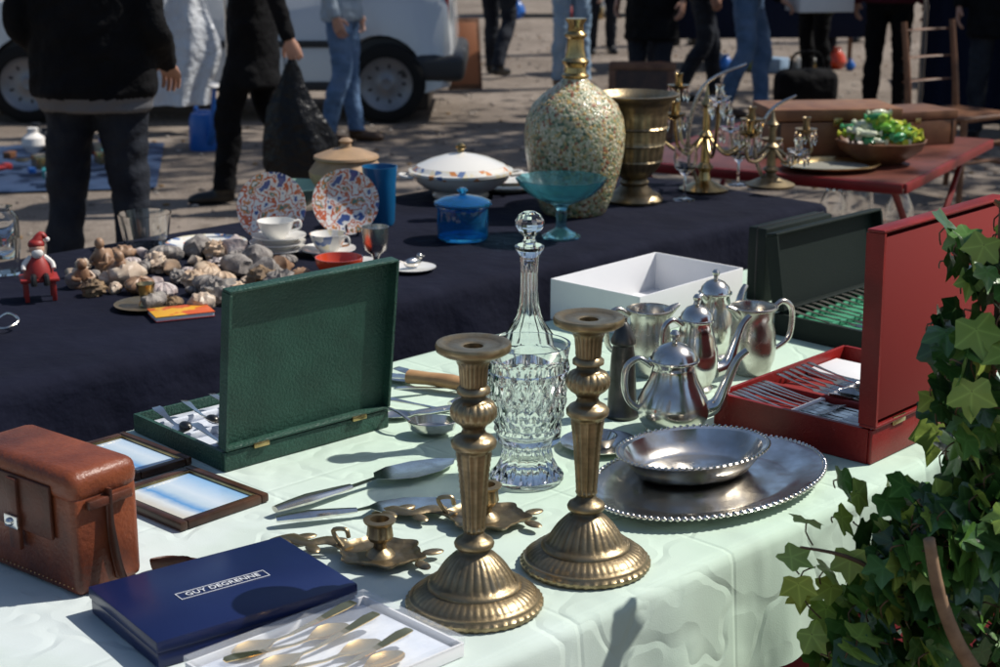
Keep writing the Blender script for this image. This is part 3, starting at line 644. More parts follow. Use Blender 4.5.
mb=MB('gilt_oval_tray');mb.lathe([(0,.002),(.14,.002),(.155,.012),(.172,.016),(.175,.020),(.17,.022),(.155,.018),(.14,.008),(0,.006)],BRASSB,SC(1,.78,1),n=72);mb.lathe([(0,.0065),(.135,.0085),(0,.0095)],mat('cream_inlay',(.38,.37,.31),.25),SC(1,.78,1),n=48);mb.done((1.12,5.38,T+.001),15)
mb=MB('wooden_crate')
for i in range(4):
    for s in (-1,1): mb.box((.6,.012,.06),WOODM,TR(0,s*.2,.04+i*.075),.002);mb.box((.012,.376,.06),WOODM,TR(s*.29,0,.04+i*.075),.002)
mb.box((.57,.37,.012),WOODM,TR(0,0,.30),.002);mb.done((1.45,6.35,0),10)
for (x,y,h) in [(1.33,6.30,1),(1.46,6.42,1.3),(1.60,6.32,.9)]:
    mb=MB('glass_vase');mb.lathe([(0,0),(.05,0),(.06,.05),(.055,.12),(.03,.18),(.045,.24),(.042,.24),(.027,.18),(.05,.12),(.054,.05),(.045,.01),(0,.01)],GLASS,SC(1,1,h),n=32);mb.done((x,y,.307))
# ================================================================ people
JEANS=mat('blue_denim',(.075,.135,.235),.85,0,(.13,.205,.34),9,bump=.6,bs=14,bd=.03,spec=.2)
JEANL=mat('light_denim',(.18,.28,.40),.85,0,(.27,.37,.49),7,bump=.6,bs=14,bd=.03,spec=.2)
JEAND=mat('dark_denim',(.011,.013,.020),.85,0,(.025,.029,.038),7,bump=.7,bs=12,bd=.035,spec=.2)
BLK=mat('black_wool',(.0035,.0035,.0045),.9,0,(.0070,.0070,.0080),8,bump=.8,bs=9,bd=.045,spec=.18)
GREYT=mat('grey_trousers',(.16,.18,.20),.85,bump=.5,bs=12,bd=.03)
LJACK=mat('pale_blue_jacket',(.32,.38,.44),.8,bump=.6,bs=10,bd=.04,spec=.2)
MARO=mat('maroon_jersey',(.07,.010,.020),.8,bump=.5,bs=10,bd=.03,spec=.2)
OLIVE=mat('olive_coat',(.03,.03,.02),.8,bump=.5,bs=10,bd=.03,spec=.2)
PINK=mat('crimson_jacket',(.40,.03,.08),.7,bump=.5,bs=10,bd=.03)
HIVIS=mat('yellow_jacket',(.6,.62,.08),.7,bump=.5,bs=10,bd=.03)
SKIN=mat('skin',(.48,.26,.18),.5,0,(.43,.22,.145),25)
HAIRB=mat('brown_hair',(.035,.02,.012),.6,bump=.6,bs=150);HAIRG=mat('grey_hair',(.25,.24,.23),.6,bump=.6,bs=150)
SHOE=mat('black_shoe',(.012,.011,.01),.35);SHOEB=mat('brown_shoe',(.08,.04,.02),.45)
EYEW=mat('eye_white',(.7,.7,.7),.2);EYED=mat('iris',(.03,.02,.01),.1);LIP=mat('lips',(.35,.12,.10),.5)
def segd(p,a,b):
    ab=b-a;t=max(0,min(1,(p-a).dot(ab)/max(ab.length_squared,1e-9)));return (p-(a+ab*t)).length
def hand(mb,w,d,l,nrm,curl,skin,s=1):
    d=d.normalized();l=(l-d*l.dot(d)).normalized();nrm=d.cross(l).normalized()*(1 if d.cross(l).dot(nrm)>0 else -1)
    def ring(c,a,b): return [tuple(c+(l*math.cos(2*math.pi*j/12)*a+nrm*math.sin(2*math.pi*j/12)*b)*s) for j in range(12)]
    mb.loft([ring(w-d*.04*s,.026,.021),ring(w,.026,.019),ring(w+d*.03*s,.036,.017),ring(w+d*.065*s,.041,.015),ring(w+d*.088*s,.040,.012)],skin)
    ax=d.cross(nrm).normalized()
    for i,(lat,ln) in enumerate([(.029,.068),(.010,.078),(-.010,.072),(-.028,.055)]):
        p=w+(l*lat+d*.080)*s;dd=d.copy();pts=[p-d*.01*s,p]
        for j,fr in enumerate((.42,.32,.26)):
            dd=Matrix.Rotation(R(curl*(.7,1,.8)[j]),3,ax)@dd
            p=p+dd*ln*fr*s;pts.append(p)
        mb.tube(pts,[.009*s,.0088*s,.0085*s,.0078*s,.0065*s],skin,None,8,3)
    p=w+(l*.028+d*.018+nrm*.006)*s;pts=[p-l*.012*s,p,p+(l*.022+d*.026+nrm*.012)*s,p+(l*.028+d*.054+nrm*.022)*s]
    mb.tube(pts,[.012*s,.012*s,.010*s,.008*s],skin,None,8,3)
def person(name,x,y,rot,h=1.75,top=BLK,leg=JEANS,shoe=SHOE,hair=HAIRB,hem=.84,J={},lean=(0,0),wide=1,curl=22,under=None):
    P=dict(hipL=(.09,0,.90),kneL=(.105,-.02,.50),ankL=(.115,.03,.085),hipR=(-.09,0,.90),kneR=(-.105,-.02,.50),ankR=(-.115,.03,.085),
      shL=(.19,.01,1.40),elL=(.255,.05,1.13),wrL=(.26,-.03,.89),shR=(-.19,.01,1.40),elR=(-.255,.05,1.13),wrR=(-.26,-.03,.89),toeL=(.12,-1,0),toeR=(-.12,-1,0),hd=(0,-.02,0))
    P.update(J);V={k:Vector(v) for k,v in P.items()}
    lx,ly=lean
    def cen(z): t=max(0,(z-.93)/.5);return (lx*t,ly*t)
    for k_ in ('shL','shR','elL','wrL','elR','wrR'):
        if k_ not in J: V[k_]=V[k_]+Vector((lx,ly,0))*(1 if k_[0]=='s' else .7)
    raw=MB('raw');D=SHOE
    for s in 'LR':
        hp,kn,an=V['hip'+s],V['kne'+s],V['ank'+s]
        raw.tube([hp+Vector((0,0,.05)),hp.lerp(kn,.35),kn,kn.lerp(an,.35)+Vector((0,.012,0)),kn.lerp(an,.8),an+Vector((0,0,-.005))],[.098,.090,.070,.069,.060,.062],D,None,18,4)
        td=V['toe'+s].normalized();f0=an+Vector((0,0,-.085+.045))
        raw.tube([f0-td*.055,f0,f0+td*.07-Vector((0,0,.008)),f0+td*.14-Vector((0,0,.016)),f0+td*.195-Vector((0,0,.022))],[.034,.043,.042,.040,.020],D,None,14,4,.95)
        sh,el,wr=V['sh'+s],V['el'+s],V['wr'+s]
        raw.tube([sh.lerp(Vector((lx,ly,sh.z)),.35),sh,sh.lerp(el,.5),el,el.lerp(wr,.45),wr],[.065,.066,.056,.050,.047,.040],D,None,16,4)
    def er(z,a,b):
        c=cen(z);return [(c[0]+a*wide*math.cos(2*math.pi*j/28),c[1]+b*wide*math.sin(2*math.pi*j/28),z) for j in range(28)]
    raw.loft([er(.82,.12,.09),er(.86,.165,.115),er(.95,.172,.125),er(1.05,.165,.115),er(1.2,.180,.122),er(1.33,.198,.122),er(1.40,.185,.11),er(1.45,.12,.085),er(1.48,.07,.068),er(1.56,.056,.058)],D)
    raw.loft([er(hem,.192,.140),er(hem+.02,.196,.145),er(hem+.15,.185,.135),er(1.2,.190,.130),er(1.38,.19,.115)],D)
    if under: raw.loft([er(hem-.05,.176,.128),er(hem+.1,.176,.128)],D)
    hc=Vector((lx*1.2+V['hd'].x,ly*1.2+V['hd'].y,1.635))
    raw.ell((.076,.096,.118),D,TR(*hc),24,16,lambda p:(1-.10*max(0,-p.z)) )
    raw.tube([hc+Vector((0,-.085,.015)),hc+Vector((0,-.108,-.018)),hc+Vector((0,-.098,-.032))],[.012,.017,.012],D,None,8,3)
    raw.ell((.03,.03,.025),D,TR(*(hc+Vector((0,-.068,-.09)))),12,8)
    raw.ell((.04,.02,.03),D,TR(*(hc+Vector((0,-.08,-.055)))),12,8)
    for s in (-1,1): raw.ell((.012,.02,.032),D,TR(*(hc+Vector((s*.078,.005,-.01)))),10,8)
    ro=raw.done();md=ro.modifiers.new('r','REMESH');md.mode='VOXEL';md.voxel_size=.0125;ms=ro.modifiers.new('s','SMOOTH');ms.iterations=3;ms.factor=.5
    dg=bpy.context.evaluated_depsgraph_get();ev=ro.evaluated_get(dg);me=ev.to_mesh()
    vs=[v.co.copy() for v in me.vertices];fs=[tuple(p.vertices) for p in me.polygons];ev.to_mesh_clear()
    bpy.data.objects.remove(ro)
    mb=MB(name);mi={k_:mb.mi(m_) for k_,m_ in dict(top=top,leg=leg,shoe=shoe,skin=SKIN,hair=hair).items()}
    mi['under']=mb.mi(under) if under else mi['top']
    legs=[(V['hip'+s],V['kne'+s]) for s in 'LR']+[(V['kne'+s],V['ank'+s]) for s in 'LR']
    arms=[(V['sh'+s],V['el'+s]) for s in 'LR']+[(V['el'+s],V['wr'+s]) for s in 'LR']
    hv=set();fm=[]
    for f in fs:
        c=sum((vs[i] for i in f),Vector())/len(f)
        if c.z>1.50:
            p=c-hc
            if c.z<1.535 : fm.append(mi['skin'])
            elif p.z>.055+.25*max(0,-p.y-.03) or (p.y>.025 and p.z>-.085): fm.append(mi['hair']);hv.update(f)
            else: fm.append(mi['skin'])
        else:
            da=min(segd(c,a,b) for a,b in arms)-.05;dl=min(segd(c,a,b) for a,b in legs)-.075
            sh_=any(c.z<V['ank'+s].z and (c-V['ank'+s]).length<.26 for s in 'LR')
            if sh_ : fm.append(mi['shoe'])
            elif c.z>hem or da<dl and da<.03: fm.append(mi['top'])
            elif under and c.z>hem-.055: fm.append(mi['under'])
            else: fm.append(mi['leg'])
    for i in hv: vs[i]=hc+(vs[i]-hc)*1.10
    for i,v in enumerate(vs):
        if .1<v.z<1.45:
            k_=noise.noise(v*7)*.012+noise.noise(Vector((v.x*9,v.y*9,v.z*24+v.x*12)))*.010
            vs[i]=v+Vector((v.x,v.y,0)).normalized()*k_
        if vs[i].z<0.002: vs[i].z=.002
    mb.add(vs,fs,fm)
    for s,sg in (('L',1),('R',-1)):
        el,wr=V['el'+s],V['wr'+s];fw=abs((wr-el).normalized().y)<.8
        hand(mb,wr,(wr-el),Vector((0,-1,.1)) if fw else Vector((-sg,0,.2)),Vector((-sg,0,0)) if fw else Vector((0,0,-1)),curl,SKIN)
    for s in (-1,1):
        mb.ell((.013,.010,.009),EYEW,TR(*(hc+Vector((s*.031,-.083,.008)))),12,8);mb.ell((.0055,.004,.0055),EYED,TR(*(hc+Vector((s*.031,-.0925,.008)))),8,6)
        mb.tube([hc+Vector((s*.015,-.092,.028)),hc+Vector((s*.032,-.091,.033)),hc+Vector((s*.048,-.082,.028))],.003,hair,None,6,3)
    mb.tube([hc+Vector((-.022,-.093,-.053)),hc+Vector((0,-.102,-.051)),hc+Vector((.022,-.093,-.053))],[.002,.005,.002],LIP,None,8,3)
    o=mb.done((x,y,0),rot,60,recalc=False);s_=h/1.75;o.scale=(s_,s_,s_);return o
GREYK=mat('grey_knit',(.12,.12,.13),.9)
person('man',-1.50,5.95,172,1.80,BLK,JEAND,SHOE,HAIRB,.88,wide=1.22,under=GREYK,J=dict(ankL=(.17,.0,.085),kneL=(.14,-.02,.5),ankR=(-.15,.05,.085),wrL=(.22,-.16,.98),wrR=(-.22,-.16,.98)))
person('man',-1.33,8.72,-88,1.78,BLK,BLK,SHOE,HAIRB,.62,J=dict(kneL=(.10,-.13,.50),ankL=(.10,-.17,.085),kneR=(-.10,.05,.5),ankR=(-.10,.28,.12),elL=(.25,.14,1.13),wrL=(.27,.22,.88)),curl=55)
mb=MB('black_carrier_bag')
rings=[]
for i,(z,a,b) in enumerate([(.14,.10,.06),(.15,.17,.10),(.25,.20,.12),(.40,.185,.10),(.55,.13,.07),(.66,.07,.035),(.74,.045,.02),(.80,.02,.015)]):
    rings.append([((a*(1+.10*math.sin(5*t+i)))*math.cos(t)+.03*(i<4),b*(1+.12*math.sin(6*t+i*.7))*math.sin(t),z) for t in [2*math.pi*j/40 for j in range(40)]])
mb.loft(rings,mat('black_polythene',(.006,.006,.007),.35,bump=1,bs=14,bd=.03,spec=.3));mb.done((-1.085,8.42,0),0,60)
person('woman',-1.06,10.9,80,1.68,LJACK,JEANS,SHOEB,HAIRB,.86,J=dict(ankL=(.1,-.06,.085),ankR=(-.1,.1,.085)))
person('man',-.02,15.2,150,1.78,BLK,JEAND,SHOE,HAIRG,.84,J=dict(kneL=(.12,-.10,.5),ankL=(.14,-.12,.085),ankR=(-.12,.22,.11)))
person('woman',.62,14.2,20,1.70,LJACK,JEANL,SHOEB,HAIRB,.88,J=dict(wrR=(-.30,-.12,.95),ankL=(.12,-.05,.085)))
person('man',1.12,12.0,-30,1.76,BLK,JEAND,SHOE,HAIRG,.60,wide=1.1)
person('man',1.62,13.2,100,1.74,BLK,JEAND,SHOE,HAIRB,.84,J=dict(ankL=(.1,-.18,.085),kneL=(.1,-.14,.5),ankR=(-.1,.2,.1)))
person('man',1.86,12.3,75,1.78,BLK,JEANS,SHOEB,HAIRB,.90,J=dict(ankL=(.12,-.12,.085),kneL=(.11,-.12,.5),ankR=(-.1,.14,.085),elL=(.24,-.02,1.05),wrL=(.17,-.27,.88),elR=(-.24,-.02,1.05),wrR=(-.17,-.27,.88)),curl=35)
mb=MB('white_carton');mb.box((.42,.32,.20),WCARD,TR(0,0,0),.004);mb.box((.43,.33,.05),WCARD,TR(0,0,.085),.003);mb.done((1.86+.53,12.3-.10,.90),10)
person('woman',2.72,14.0,-60,1.66,OLIVE,BLK,SHOE,HAIRB,.70,J=dict(wrR=(-.2,-.25,1.05),elR=(-.26,.0,1.14)))
person('woman',2.92,12.2,160,1.68,MARO,BLK,SHOE,HAIRB,.90,wide=1.05)
person('man',3.35,10.9,-20,1.78,BLK,JEAND,SHOE,HAIRG,.70,wide=1.1)
person('woman',1.10,17.5,10,1.62,PINK,JEAND,SHOE,HAIRB,.75)
person('man',2.1,18.5,200,1.75,BLK,JEANL,SHOE,HAIRG,.85)
person('man',3.2,16.0,40,1.75,HIVIS,JEAND,SHOE,HAIRG,.85)
person('woman',4.3,19.0,-20,1.66,PINK,GREYT,SHOE,HAIRB,.8)
person('man',-.9,21.0,30,1.76,OLIVE,JEAND,SHOE,HAIRB,.8)
person('man',1.5,15.6,-70,1.76,BLK,JEAND,SHOE,HAIRB,.75)
# ================================================================ parked car
CARW=mat('silver_white_paint',(.58,.60,.62),.25,.15,coat=.6);TYRE=mat('tyre',(.014,.014,.014),.8,bump=.4,bs=80,spec=.2);HUB=mat('hubcap',(.22,.23,.25),.4,.5);DKP=mat('bumper_plastic',(.03,.032,.035),.5);CGL=mat('car_glass',(.02,.025,.03),.05)
mb=MB('parked_car')
def arch(cx,r,n=14,z0=.30): return [(cx+r*math.cos(math.pi*(1-i/n)),z0+r*math.sin(math.pi*(1-i/n))) for i in range(n+1)]
out=[(-4.05,.26),(-4.10,.45),(-4.06,.66),(-3.8,.80),(-3.1,.93),(-2.55,1.42),(-2.0,1.52),(-.9,1.53),(-.30,1.45),(-.08,1.05),(-.02,.85),(.0,.55),(-.03,.26)]
low=[(-.16,.22)]+arch(-.50,.34)[::-1]+arch(-3.15,.34)[::-1]+[(-3.9,.22)]
poly=out+low
def sec(y,ins):
    o=[];cz=.75
    for (px_,pz) in poly:
        t=max(0,(pz-.9)/.62)
        o.append((-2.05+(px_+2.05)*(1-ins*.25),y+(t*.16 if y<.8 else -t*.16),cz+(pz-cz)*(1-ins*.3) if pz>.4 else pz))
    return o
mb.loft([sec(.0,.12),sec(.02,.05),sec(.07,.0),sec(1.53,.0),sec(1.58,.05),sec(1.60,.12)],CARW)
def wheel(cx,y,s):
    M=TR(cx,y,.29)@RX(90 if s<0 else -90)
    mb.lathe([(.19,-.08),(.25,-.085),(.285,-.07),(.29,-.03),(.29,.05),(.285,.08),(.25,.095),(.205,.095),(.195,.085),(.19,.04)],TYRE,M,n=56,close=True)
    mb.lathe([(0,.055),(.04,.06),(.06,.05),(.10,.045),(.16,.055),(.185,.075),(.197,.088),(.199,.08),(.19,.02),(0,.02)],HUB,M,n=48)
    for i in range(9):
        a=2*math.pi*i/9;mb.box((.03,.018,.02),BLACKP,M@TR(.13*math.cos(a),.13*math.sin(a),.047)@RZ(math.degrees(a)),.004)
for cx_ in (-.50,-3.15):
    wheel(cx_,.03,-1);wheel(cx_,1.57,1)
    mb.box((.62,1.5,.55),BLACKP,TR(cx_,.80,.36),.02)
mb.box((.5,1.66,.20),DKP,TR(-.20+.03,.80,.40),.06,4);mb.box((.45,1.66,.20),DKP,TR(-3.95,.80,.40),.06,4)
mb.box((1.9,.02,.07),DKP,TR(-1.83,-.004,.27),.008)
mb.box((1.9,.012,.05),DKP,TR(-1.83,-.006,.58),.005)
for xx in (-1.25,-2.35): mb.box((.008,.006,.55),BLACKP,TR(xx,-.0005,.62),0)
mb.box((.9,.01,.36),CGL,TR(-1.78,.085,1.19)@RX(-14.5),.004);mb.box((.75,.01,.36),CGL,TR(-.78,.085,1.19)@RX(-14.5),.004)
mb.box((.03,.012,.25),mat('tail_lamp',(.5,.02,.02),.15),TR(-.05,.03,.85),.004)
mb.box((.14,.02,.03),CARW,TR(-1.4,-.012,.80),.008)
mb.done((-.34,11.92,0),0,30)
mb=MB('wooden_panel');mb.box((.30,.02,.62),WOODM,RX(-14)@TR(0,0,.31),.004);mb.box((.24,.006,.54),mat('orange_wood',(.32,.12,.05),.5),RX(-14)@TR(0,-.014,.31),.003);mb.done((-.30,14.0,.01),12)
WPL=mat('white_polythene',(.60,.62,.65),.3,bump=1,bs=9,bd=.05)
mb=MB('plastic_wrapped_clothes_rail')
mb.tube([(-.35,0,0.01),(-.35,0,1.5),(.35,0,1.5),(.35,0,0.01)],.012,STEEL,None,8,1)
rings=[]
for i in range(15):
    z=1.47-i*.09;w_=.03+.10*min(i/5,1)
    rings.append([((.27+.05*math.sin(i*.8))*math.cos(t),(w_*(1+.3*math.sin(7*t+i*.4)))*math.sin(t),z) for t in [2*math.pi*j/48 for j in range(48)]])
mb.loft(rings,WPL);mb.done((-2.27,11.35,0),5,60)
mb=MB('blue_watering_can');BLP=mat('blue_plastic',(.02,.12,.42),.3)
mb.lathe([(0,0),(.10,0),(.105,.02),(.10,.20),(.085,.24),(.05,.25),(.045,.26),(0,.26)],BLP,n=32);mb.tube([(.09,0,.06),(.17,0,.18),(.20,0,.36),(.22,0,.42)],[.03,.022,.015,.012],BLP,None,10,5);mb.lathe([(0,0),(.035,.03),(.036,.035),(0,.04)],WH,TR(.22,0,.42)@RY(25),n=20);mb.tube([(-.08,0,.22),(-.16,0,.26),(-.17,0,.14),(-.10,0,.06)],.012,BLP,None,8,5);mb.done((-1.96,10.6,0),-60)
mb=MB('blue_groundsheet');vs=[];fs=[]
for i in range(31):
    for j in range(31): vs.append((-1.0+i*.08,-.9+j*.06,.012+.02*abs(noise.noise(Vector((i*.3,j*.3,0))))))
for i in range(30):
    for j in range(30): fs.append((i*31+j,(i+1)*31+j,(i+1)*31+j+1,i*31+j+1))
mb.add(vs,fs,mat('blue_tarpaulin',(.025,.05,.11),.6));mb.done((-3.5,9.7,0),10,180)
mb=MB('bric_a_brac_pile')
cs=[BLP,WH,RED2,DKP,WOODM,mat('teal',(.03,.25,.28),.4),BRASSB,DKP]
for i in range(90):
    xx,yy=rs.uniform(-.9,1.2),rs.uniform(-.8,.8);m=rs.choice(cs);s=rs.uniform(.03,.08);M=TR(xx,yy,.035)@RZ(rs.uniform(0,360))
    if i%3==0: mb.box((s*2,s*1.3,s),m,M@TR(0,0,s/2),.005)
    elif i%3==1: mb.lathe([(0,0),(s*.6,0),(s,s*.6),(s*.9,s*1.2),(s*.4,s*1.6),(s*.45,s*2),(0,s*2)],m,M,n=16)
    else: mb.lathe([(0,0),(s,.01),(s*1.2,s*.5),(s*1.15,s*.5),(s*.8,.02),(0,.02)],m,M,n=20)
mb.done((-3.5,9.7,.02),10)
mb=MB('wooden_chair')
for (a,b) in ((-.2,-.2),(.2,-.2)): mb.tube([(a*1.1,b*1.1,0),(a,b,.45)],[.016,.02],WOODM,None,8,2)
for a in (-.2,.2): mb.tube([(a*1.1,.24,0),(a,.19,.45),(a,.26,.95)],[.016,.02,.016],WOODM,None,8,4)
mb.box((.44,.44,.03),WOODM,TR(0,0,.455),.012,3)
for z in (.18,.28):
    for s in (-1,1): mb.tube([(s*.21,-.21,z),(s*.21,.22,z)],.009,WOODM,None,8,2);mb.tube([(-.21,s*.215,z+.04),(.21,s*.215,z+.04)],.009,WOODM,None,8,2)
for z in (.62,.75,.90): mb.tube([(-.2,.215+(z-.45)*.12,z),(0,.235+(z-.45)*.12,z),(.2,.215+(z-.45)*.12,z)],[.012,.02,.012],WOODM,None,8,4,.4)
mb.done((2.55,8.9,0),35)
mb=MB('navy_canvas_screen')
vs=[];fs=[]
for i in range(61):
    for j in range(24):
        x_=i*.03;vs.append((x_,.05*math.sin(x_*16)+.03*math.sin(x_*37),j*.1+.03))
for i in range(60):
    for j in range(23): fs.append((i*24+j,(i+1)*24+j,(i+1)*24+j+1,i*24+j+1))
mb.add(vs,fs,NAVYC);mb.tube([(-.02,0,0),(-.02,0,2.4),(1.85,0,2.4),(1.85,0,0)],.02,STEEL,None,8,1);mb.done((3.05,11.6,0),-6,180)
def stall(x,y,L,clm,rot,seed,mats_):
    r2=random.Random(seed);mb=MB('market_stall')
    mb.box((L,.8,.03),WOODM,TR(0,0,.73),.004)
    for a in (-1,1):
        for b in (-1,1): mb.box((.04,.04,.715),WOODM,TR(a*(L/2-.05),b*.35,.3575),.003)
    for s in (-1,1): mb.box((L+.01,.006,.45),clm,TR(0,s*.404,.52),.002)
    for i in range(36):
        s=r2.uniform(.04,.12);m=r2.choice(mats_);up=i<26
        M=TR(r2.uniform(-L/2+.1,L/2-.1),r2.uniform(-.3,.3) if up else -.6+r2.uniform(-.15,.1),.746 if up else .005)@RZ(r2.uniform(0,360))
        if i%3: mb.lathe([(0,0),(s*.6,0),(s,s*.7),(s*.8,s*1.4),(s*.35,s*1.9),(s*.4,s*2.2),(0,s*2.2)],m,M,n=18)
        else: mb.box((s*3,s*2,s*1.4),m,M@TR(0,0,s*.7),.006)
    return mb.done((x,y,0),rot)
ML=[BRASSB,WH,RED2,BLP,WOODM,PORC,DKP,JEANL,TERRA,HIVIS]
stall(2.6,16.3,2.2,NAVYC,5,1,ML);stall(5.2,14.5,2.2,NAVY,-10,2,ML);stall(-3.5,18.5,2.4,BLP,0,3,ML);stall(1.3,23.5,2.6,GFELT,4,4,ML);stall(4.4,22.5,2.4,WPL,0,5,ML)
mb=MB('black_holdall');mb.box((.5,.28,.30),BLK,TR(0,0,.15),.09,4);mb.tube([(-.15,0,.28),(-.1,0,.42),(.1,0,.42),(.15,0,.28)],.012,BLK,None,8,5);mb.done((2.45,12.9,0),15)
mb=MB('wooden_picture_frame_stack')
for i in range(3):
    M=TR(0,.05*i,0)@RX(-12)@TR(0,0,.28)
    for s in (-1,1): mb.box((.45,.03,.05),WOODM,M@TR(0,0,s*.235),.004);mb.box((.05,.028,.42),WOODM,M@TR(s*.2,0,0),.004)
    mb.box((.35,.01,.42),WOODD,M,0)
mb.done((.95,10.9,.0),-10)
# ================================================================ ivy
IV=[mat('ivy_dark',(.024,.072,.018),.30,0,(.040,.105,.025),12,vein=True,coat=.3,bump=.3,bs=90),mat('ivy_mid',(.06,.16,.03),.33,0,(.10,.22,.04),12,vein=True,coat=.2,bump=.3,bs=90),mat('ivy_young',(.24,.36,.06),.4,0,(.32,.41,.08),12,vein=True,bump=.3,bs=90),mat('ivy_red',(.16,.05,.03),.4,vein=True)]
STEM=mat('ivy_stem',(.17,.10,.055),.7,0,(.1,.06,.035),30)
LO=[(0,1.0,1),(16,.66,.35),(30,.50,0),(45,.66,.4),(60,.80,1),(76,.60,.35),(95,.48,0),(112,.52,.4),(130,.58,1),(150,.42,.2),(172,.20,0)]
def ileaf(mb,M,s,m,rs):
    vs=[(0,0,0)];at=[1];cup=rs.uniform(-.35,.15);nar=rs.uniform(.85,1.1)
    pts=[(a,r,t) for a,r,t in LO]+[(-a,r,t) for a,r,t in LO[::-1] if a>0]
    for a,r,t in pts:
        r=(r*.82+.13)*s*rs.uniform(.93,1.07);x=r*math.sin(R(a))*nar;y=r*math.cos(R(a));vs.append((x,y,cup*(x*x+y*y)/s+.12*abs(x)+.03*s*rs.uniform(-1,1)));at.append(t)
    n=len(pts);mb.add(vs,[(0,1+(i+1)%n,1+i) for i in range(n)],m,M,at)
ri=random.Random(11)
mb=MB('ivy_plant')
def ivyleaf(X,Y,Z,young=.1,s=None):
    s=s or ri.uniform(.028,.048)
    az=ri.gauss(-42,45);el=ri.gauss(34,26)
    n_=Vector((math.cos(R(az))*math.cos(R(el)),math.sin(R(az))*math.cos(R(el)),math.sin(R(el))))
    q_=n_.to_track_quat('Z','Y').to_matrix().to_4x4()
    yl=q_@Vector((0,1,0));down=Vector((0,0,-1));down=(down-n_*down.dot(n_)).normalized()
    ang=math.atan2(yl.cross(down).dot(n_),yl.dot(down))+ri.gauss(0,.6)
    M=TR(X,Y,Z)@Matrix.Rotation(ang,4,n_)@q_
    m=IV[2] if ri.random()<young else IV[0] if ri.random()<.42 else IV[1]
    if ri.random()<.015: m=IV[3]
    ileaf(mb,M,s,m,ri)
    b=Vector((X,Y,Z));mb.tube([b,b-n_*.02+Vector((.004,0,.004)),b-n_*.035+Vector((.02,.01,-.004))],.0011,STEM,None,5,2)
for i in range(700):
    z=ri.uniform(.05,1.26);edge=.555+.022*math.sin(z*23)+(.05 if z>1.2 else 0)
    ivyleaf(edge+abs(ri.gauss(0,.11)),1.93+ri.uniform(-.10,.10),z,.12)
for i in range(430):
    z=.89-abs(ri.gauss(0,.2));t=max(0,min(1,(.89-z)/.18))
    e=.52-.10*t
    X=e+abs(ri.gauss(0,.10));Y=1.88+ri.uniform(-.09,.07)
    ivyleaf(X,Y,z,.45 if X<e+.05 else .14)
for (X,Z) in [(.365,.805),(.39,.84),(.375,.77),(.41,.79),(.43,.85),(.45,.88),(.39,.735),(.44,.80),(.42,.76),(.46,.83),(.48,.88),(.42,.72),(.40,.69),(.43,.90),(.50,.90)]:
    ivyleaf(X,1.88+ri.uniform(-.02,.02),Z,.9,.036)
for i in range(9):
    x0_=.70+ri.uniform(-.06,.1);mb.tube([(x0_,1.97,.0),(x0_-.03,1.95,.35),(x0_-.08*ri.random(),1.93,.7),(x0_-.10*ri.random(),1.93,1.0),(x0_-.05,1.93,1.24)],[.007,.006,.005,.004,.002],STEM,None,7,5)
mb.tube([(.66,1.96,.60),(.55,1.88,.72),(.45,1.86,.80),(.375,1.86,.82)],[.006,.004,.003,.0015],STEM,None,7,5)
mb.tube([(.60,1.80,.66),(.555,1.77,.73),(.525,1.765,.80),(.508,1.765,.87)],[.010,.009,.008,.007],mat('cut_branch',(.30,.19,.11),.7,0,(.2,.12,.07),40),None,9,4)
mb.done((0,0,0),0,180,recalc=False)
mb=MB('wooden_post');mb.tube([(0,0,0),(0,0,.7),(.01,0,1.5)],[.055,.05,.048],WOODM,None,14,4);mb.done((.82,2.0,0))
# ================================================================ ground, trees
def ground():
    m=bpy.data.materials.new('packed_sandy_earth');m.use_nodes=True;n=m.node_tree.nodes;l=m.node_tree.links;b=n['Principled BSDF'];b.inputs['Roughness'].default_value=.95;b.inputs['Specular IOR Level'].default_value=.2
    tc=n.new('ShaderNodeTexCoord')
    def N(s,d=6):
        t=n.new('ShaderNodeTexNoise');t.inputs['Scale'].default_value=s;t.inputs['Detail'].default_value=d;l.new(tc.outputs['Object'],t.inputs['Vector']);return t
    a=N(.7);c=N(7);g=N(60)
    def MX(f,A,Bc,lo,hi):
        r=n.new('ShaderNodeMapRange');r.inputs[1].default_value=lo;r.inputs[2].default_value=hi;l.new(f,r.inputs[0]);x=n.new('ShaderNodeMix');x.data_type='RGBA';l.new(r.outputs[0],x.inputs[0])
        for i,v in ((6,A),(7,Bc)):
            if isinstance(v,tuple): x.inputs[i].default_value=(*v,1)
            else: l.new(v,x.inputs[i])
        return x.outputs[2]
    c1=MX(a.outputs['Fac'],(.165,.133,.107),(.245,.203,.168),.4,.6);c2=MX(c.outputs['Fac'],c1,(.115,.092,.074),.5,.72);c3=MX(g.outputs['Fac'],c2,(.37,.33,.285),.57,.72)
    l.new(c3,b.inputs['Base Color'])
    bp=n.new('ShaderNodeBump');bp.inputs['Strength'].default_value=.7;bp.inputs['Distance'].default_value=.02;l.new(c.outputs['Fac'],bp.inputs['Height'])
    b3=n.new('ShaderNodeBump');b3.inputs['Strength'].default_value=.6;b3.inputs['Distance'].default_value=.008;l.new(g.outputs['Fac'],b3.inputs['Height']);l.new(bp.outputs[0],b3.inputs['Normal']);l.new(b3.outputs[0],b.inputs['Normal'])
    return m
mb=MB('ground');G=ground();S=400;mb.add([(-S,-S,0),(S,-S,0),(S,S,0),(-S,S,0)],[(0,1,2,3)],G);mb.done()
mb=MB('pebbles');PB=[mat('pebble_a',(.34,.30,.26),.8),mat('pebble_b',(.14,.115,.10),.8),mat('dry_leaf',(.19,.115,.05),.8)]
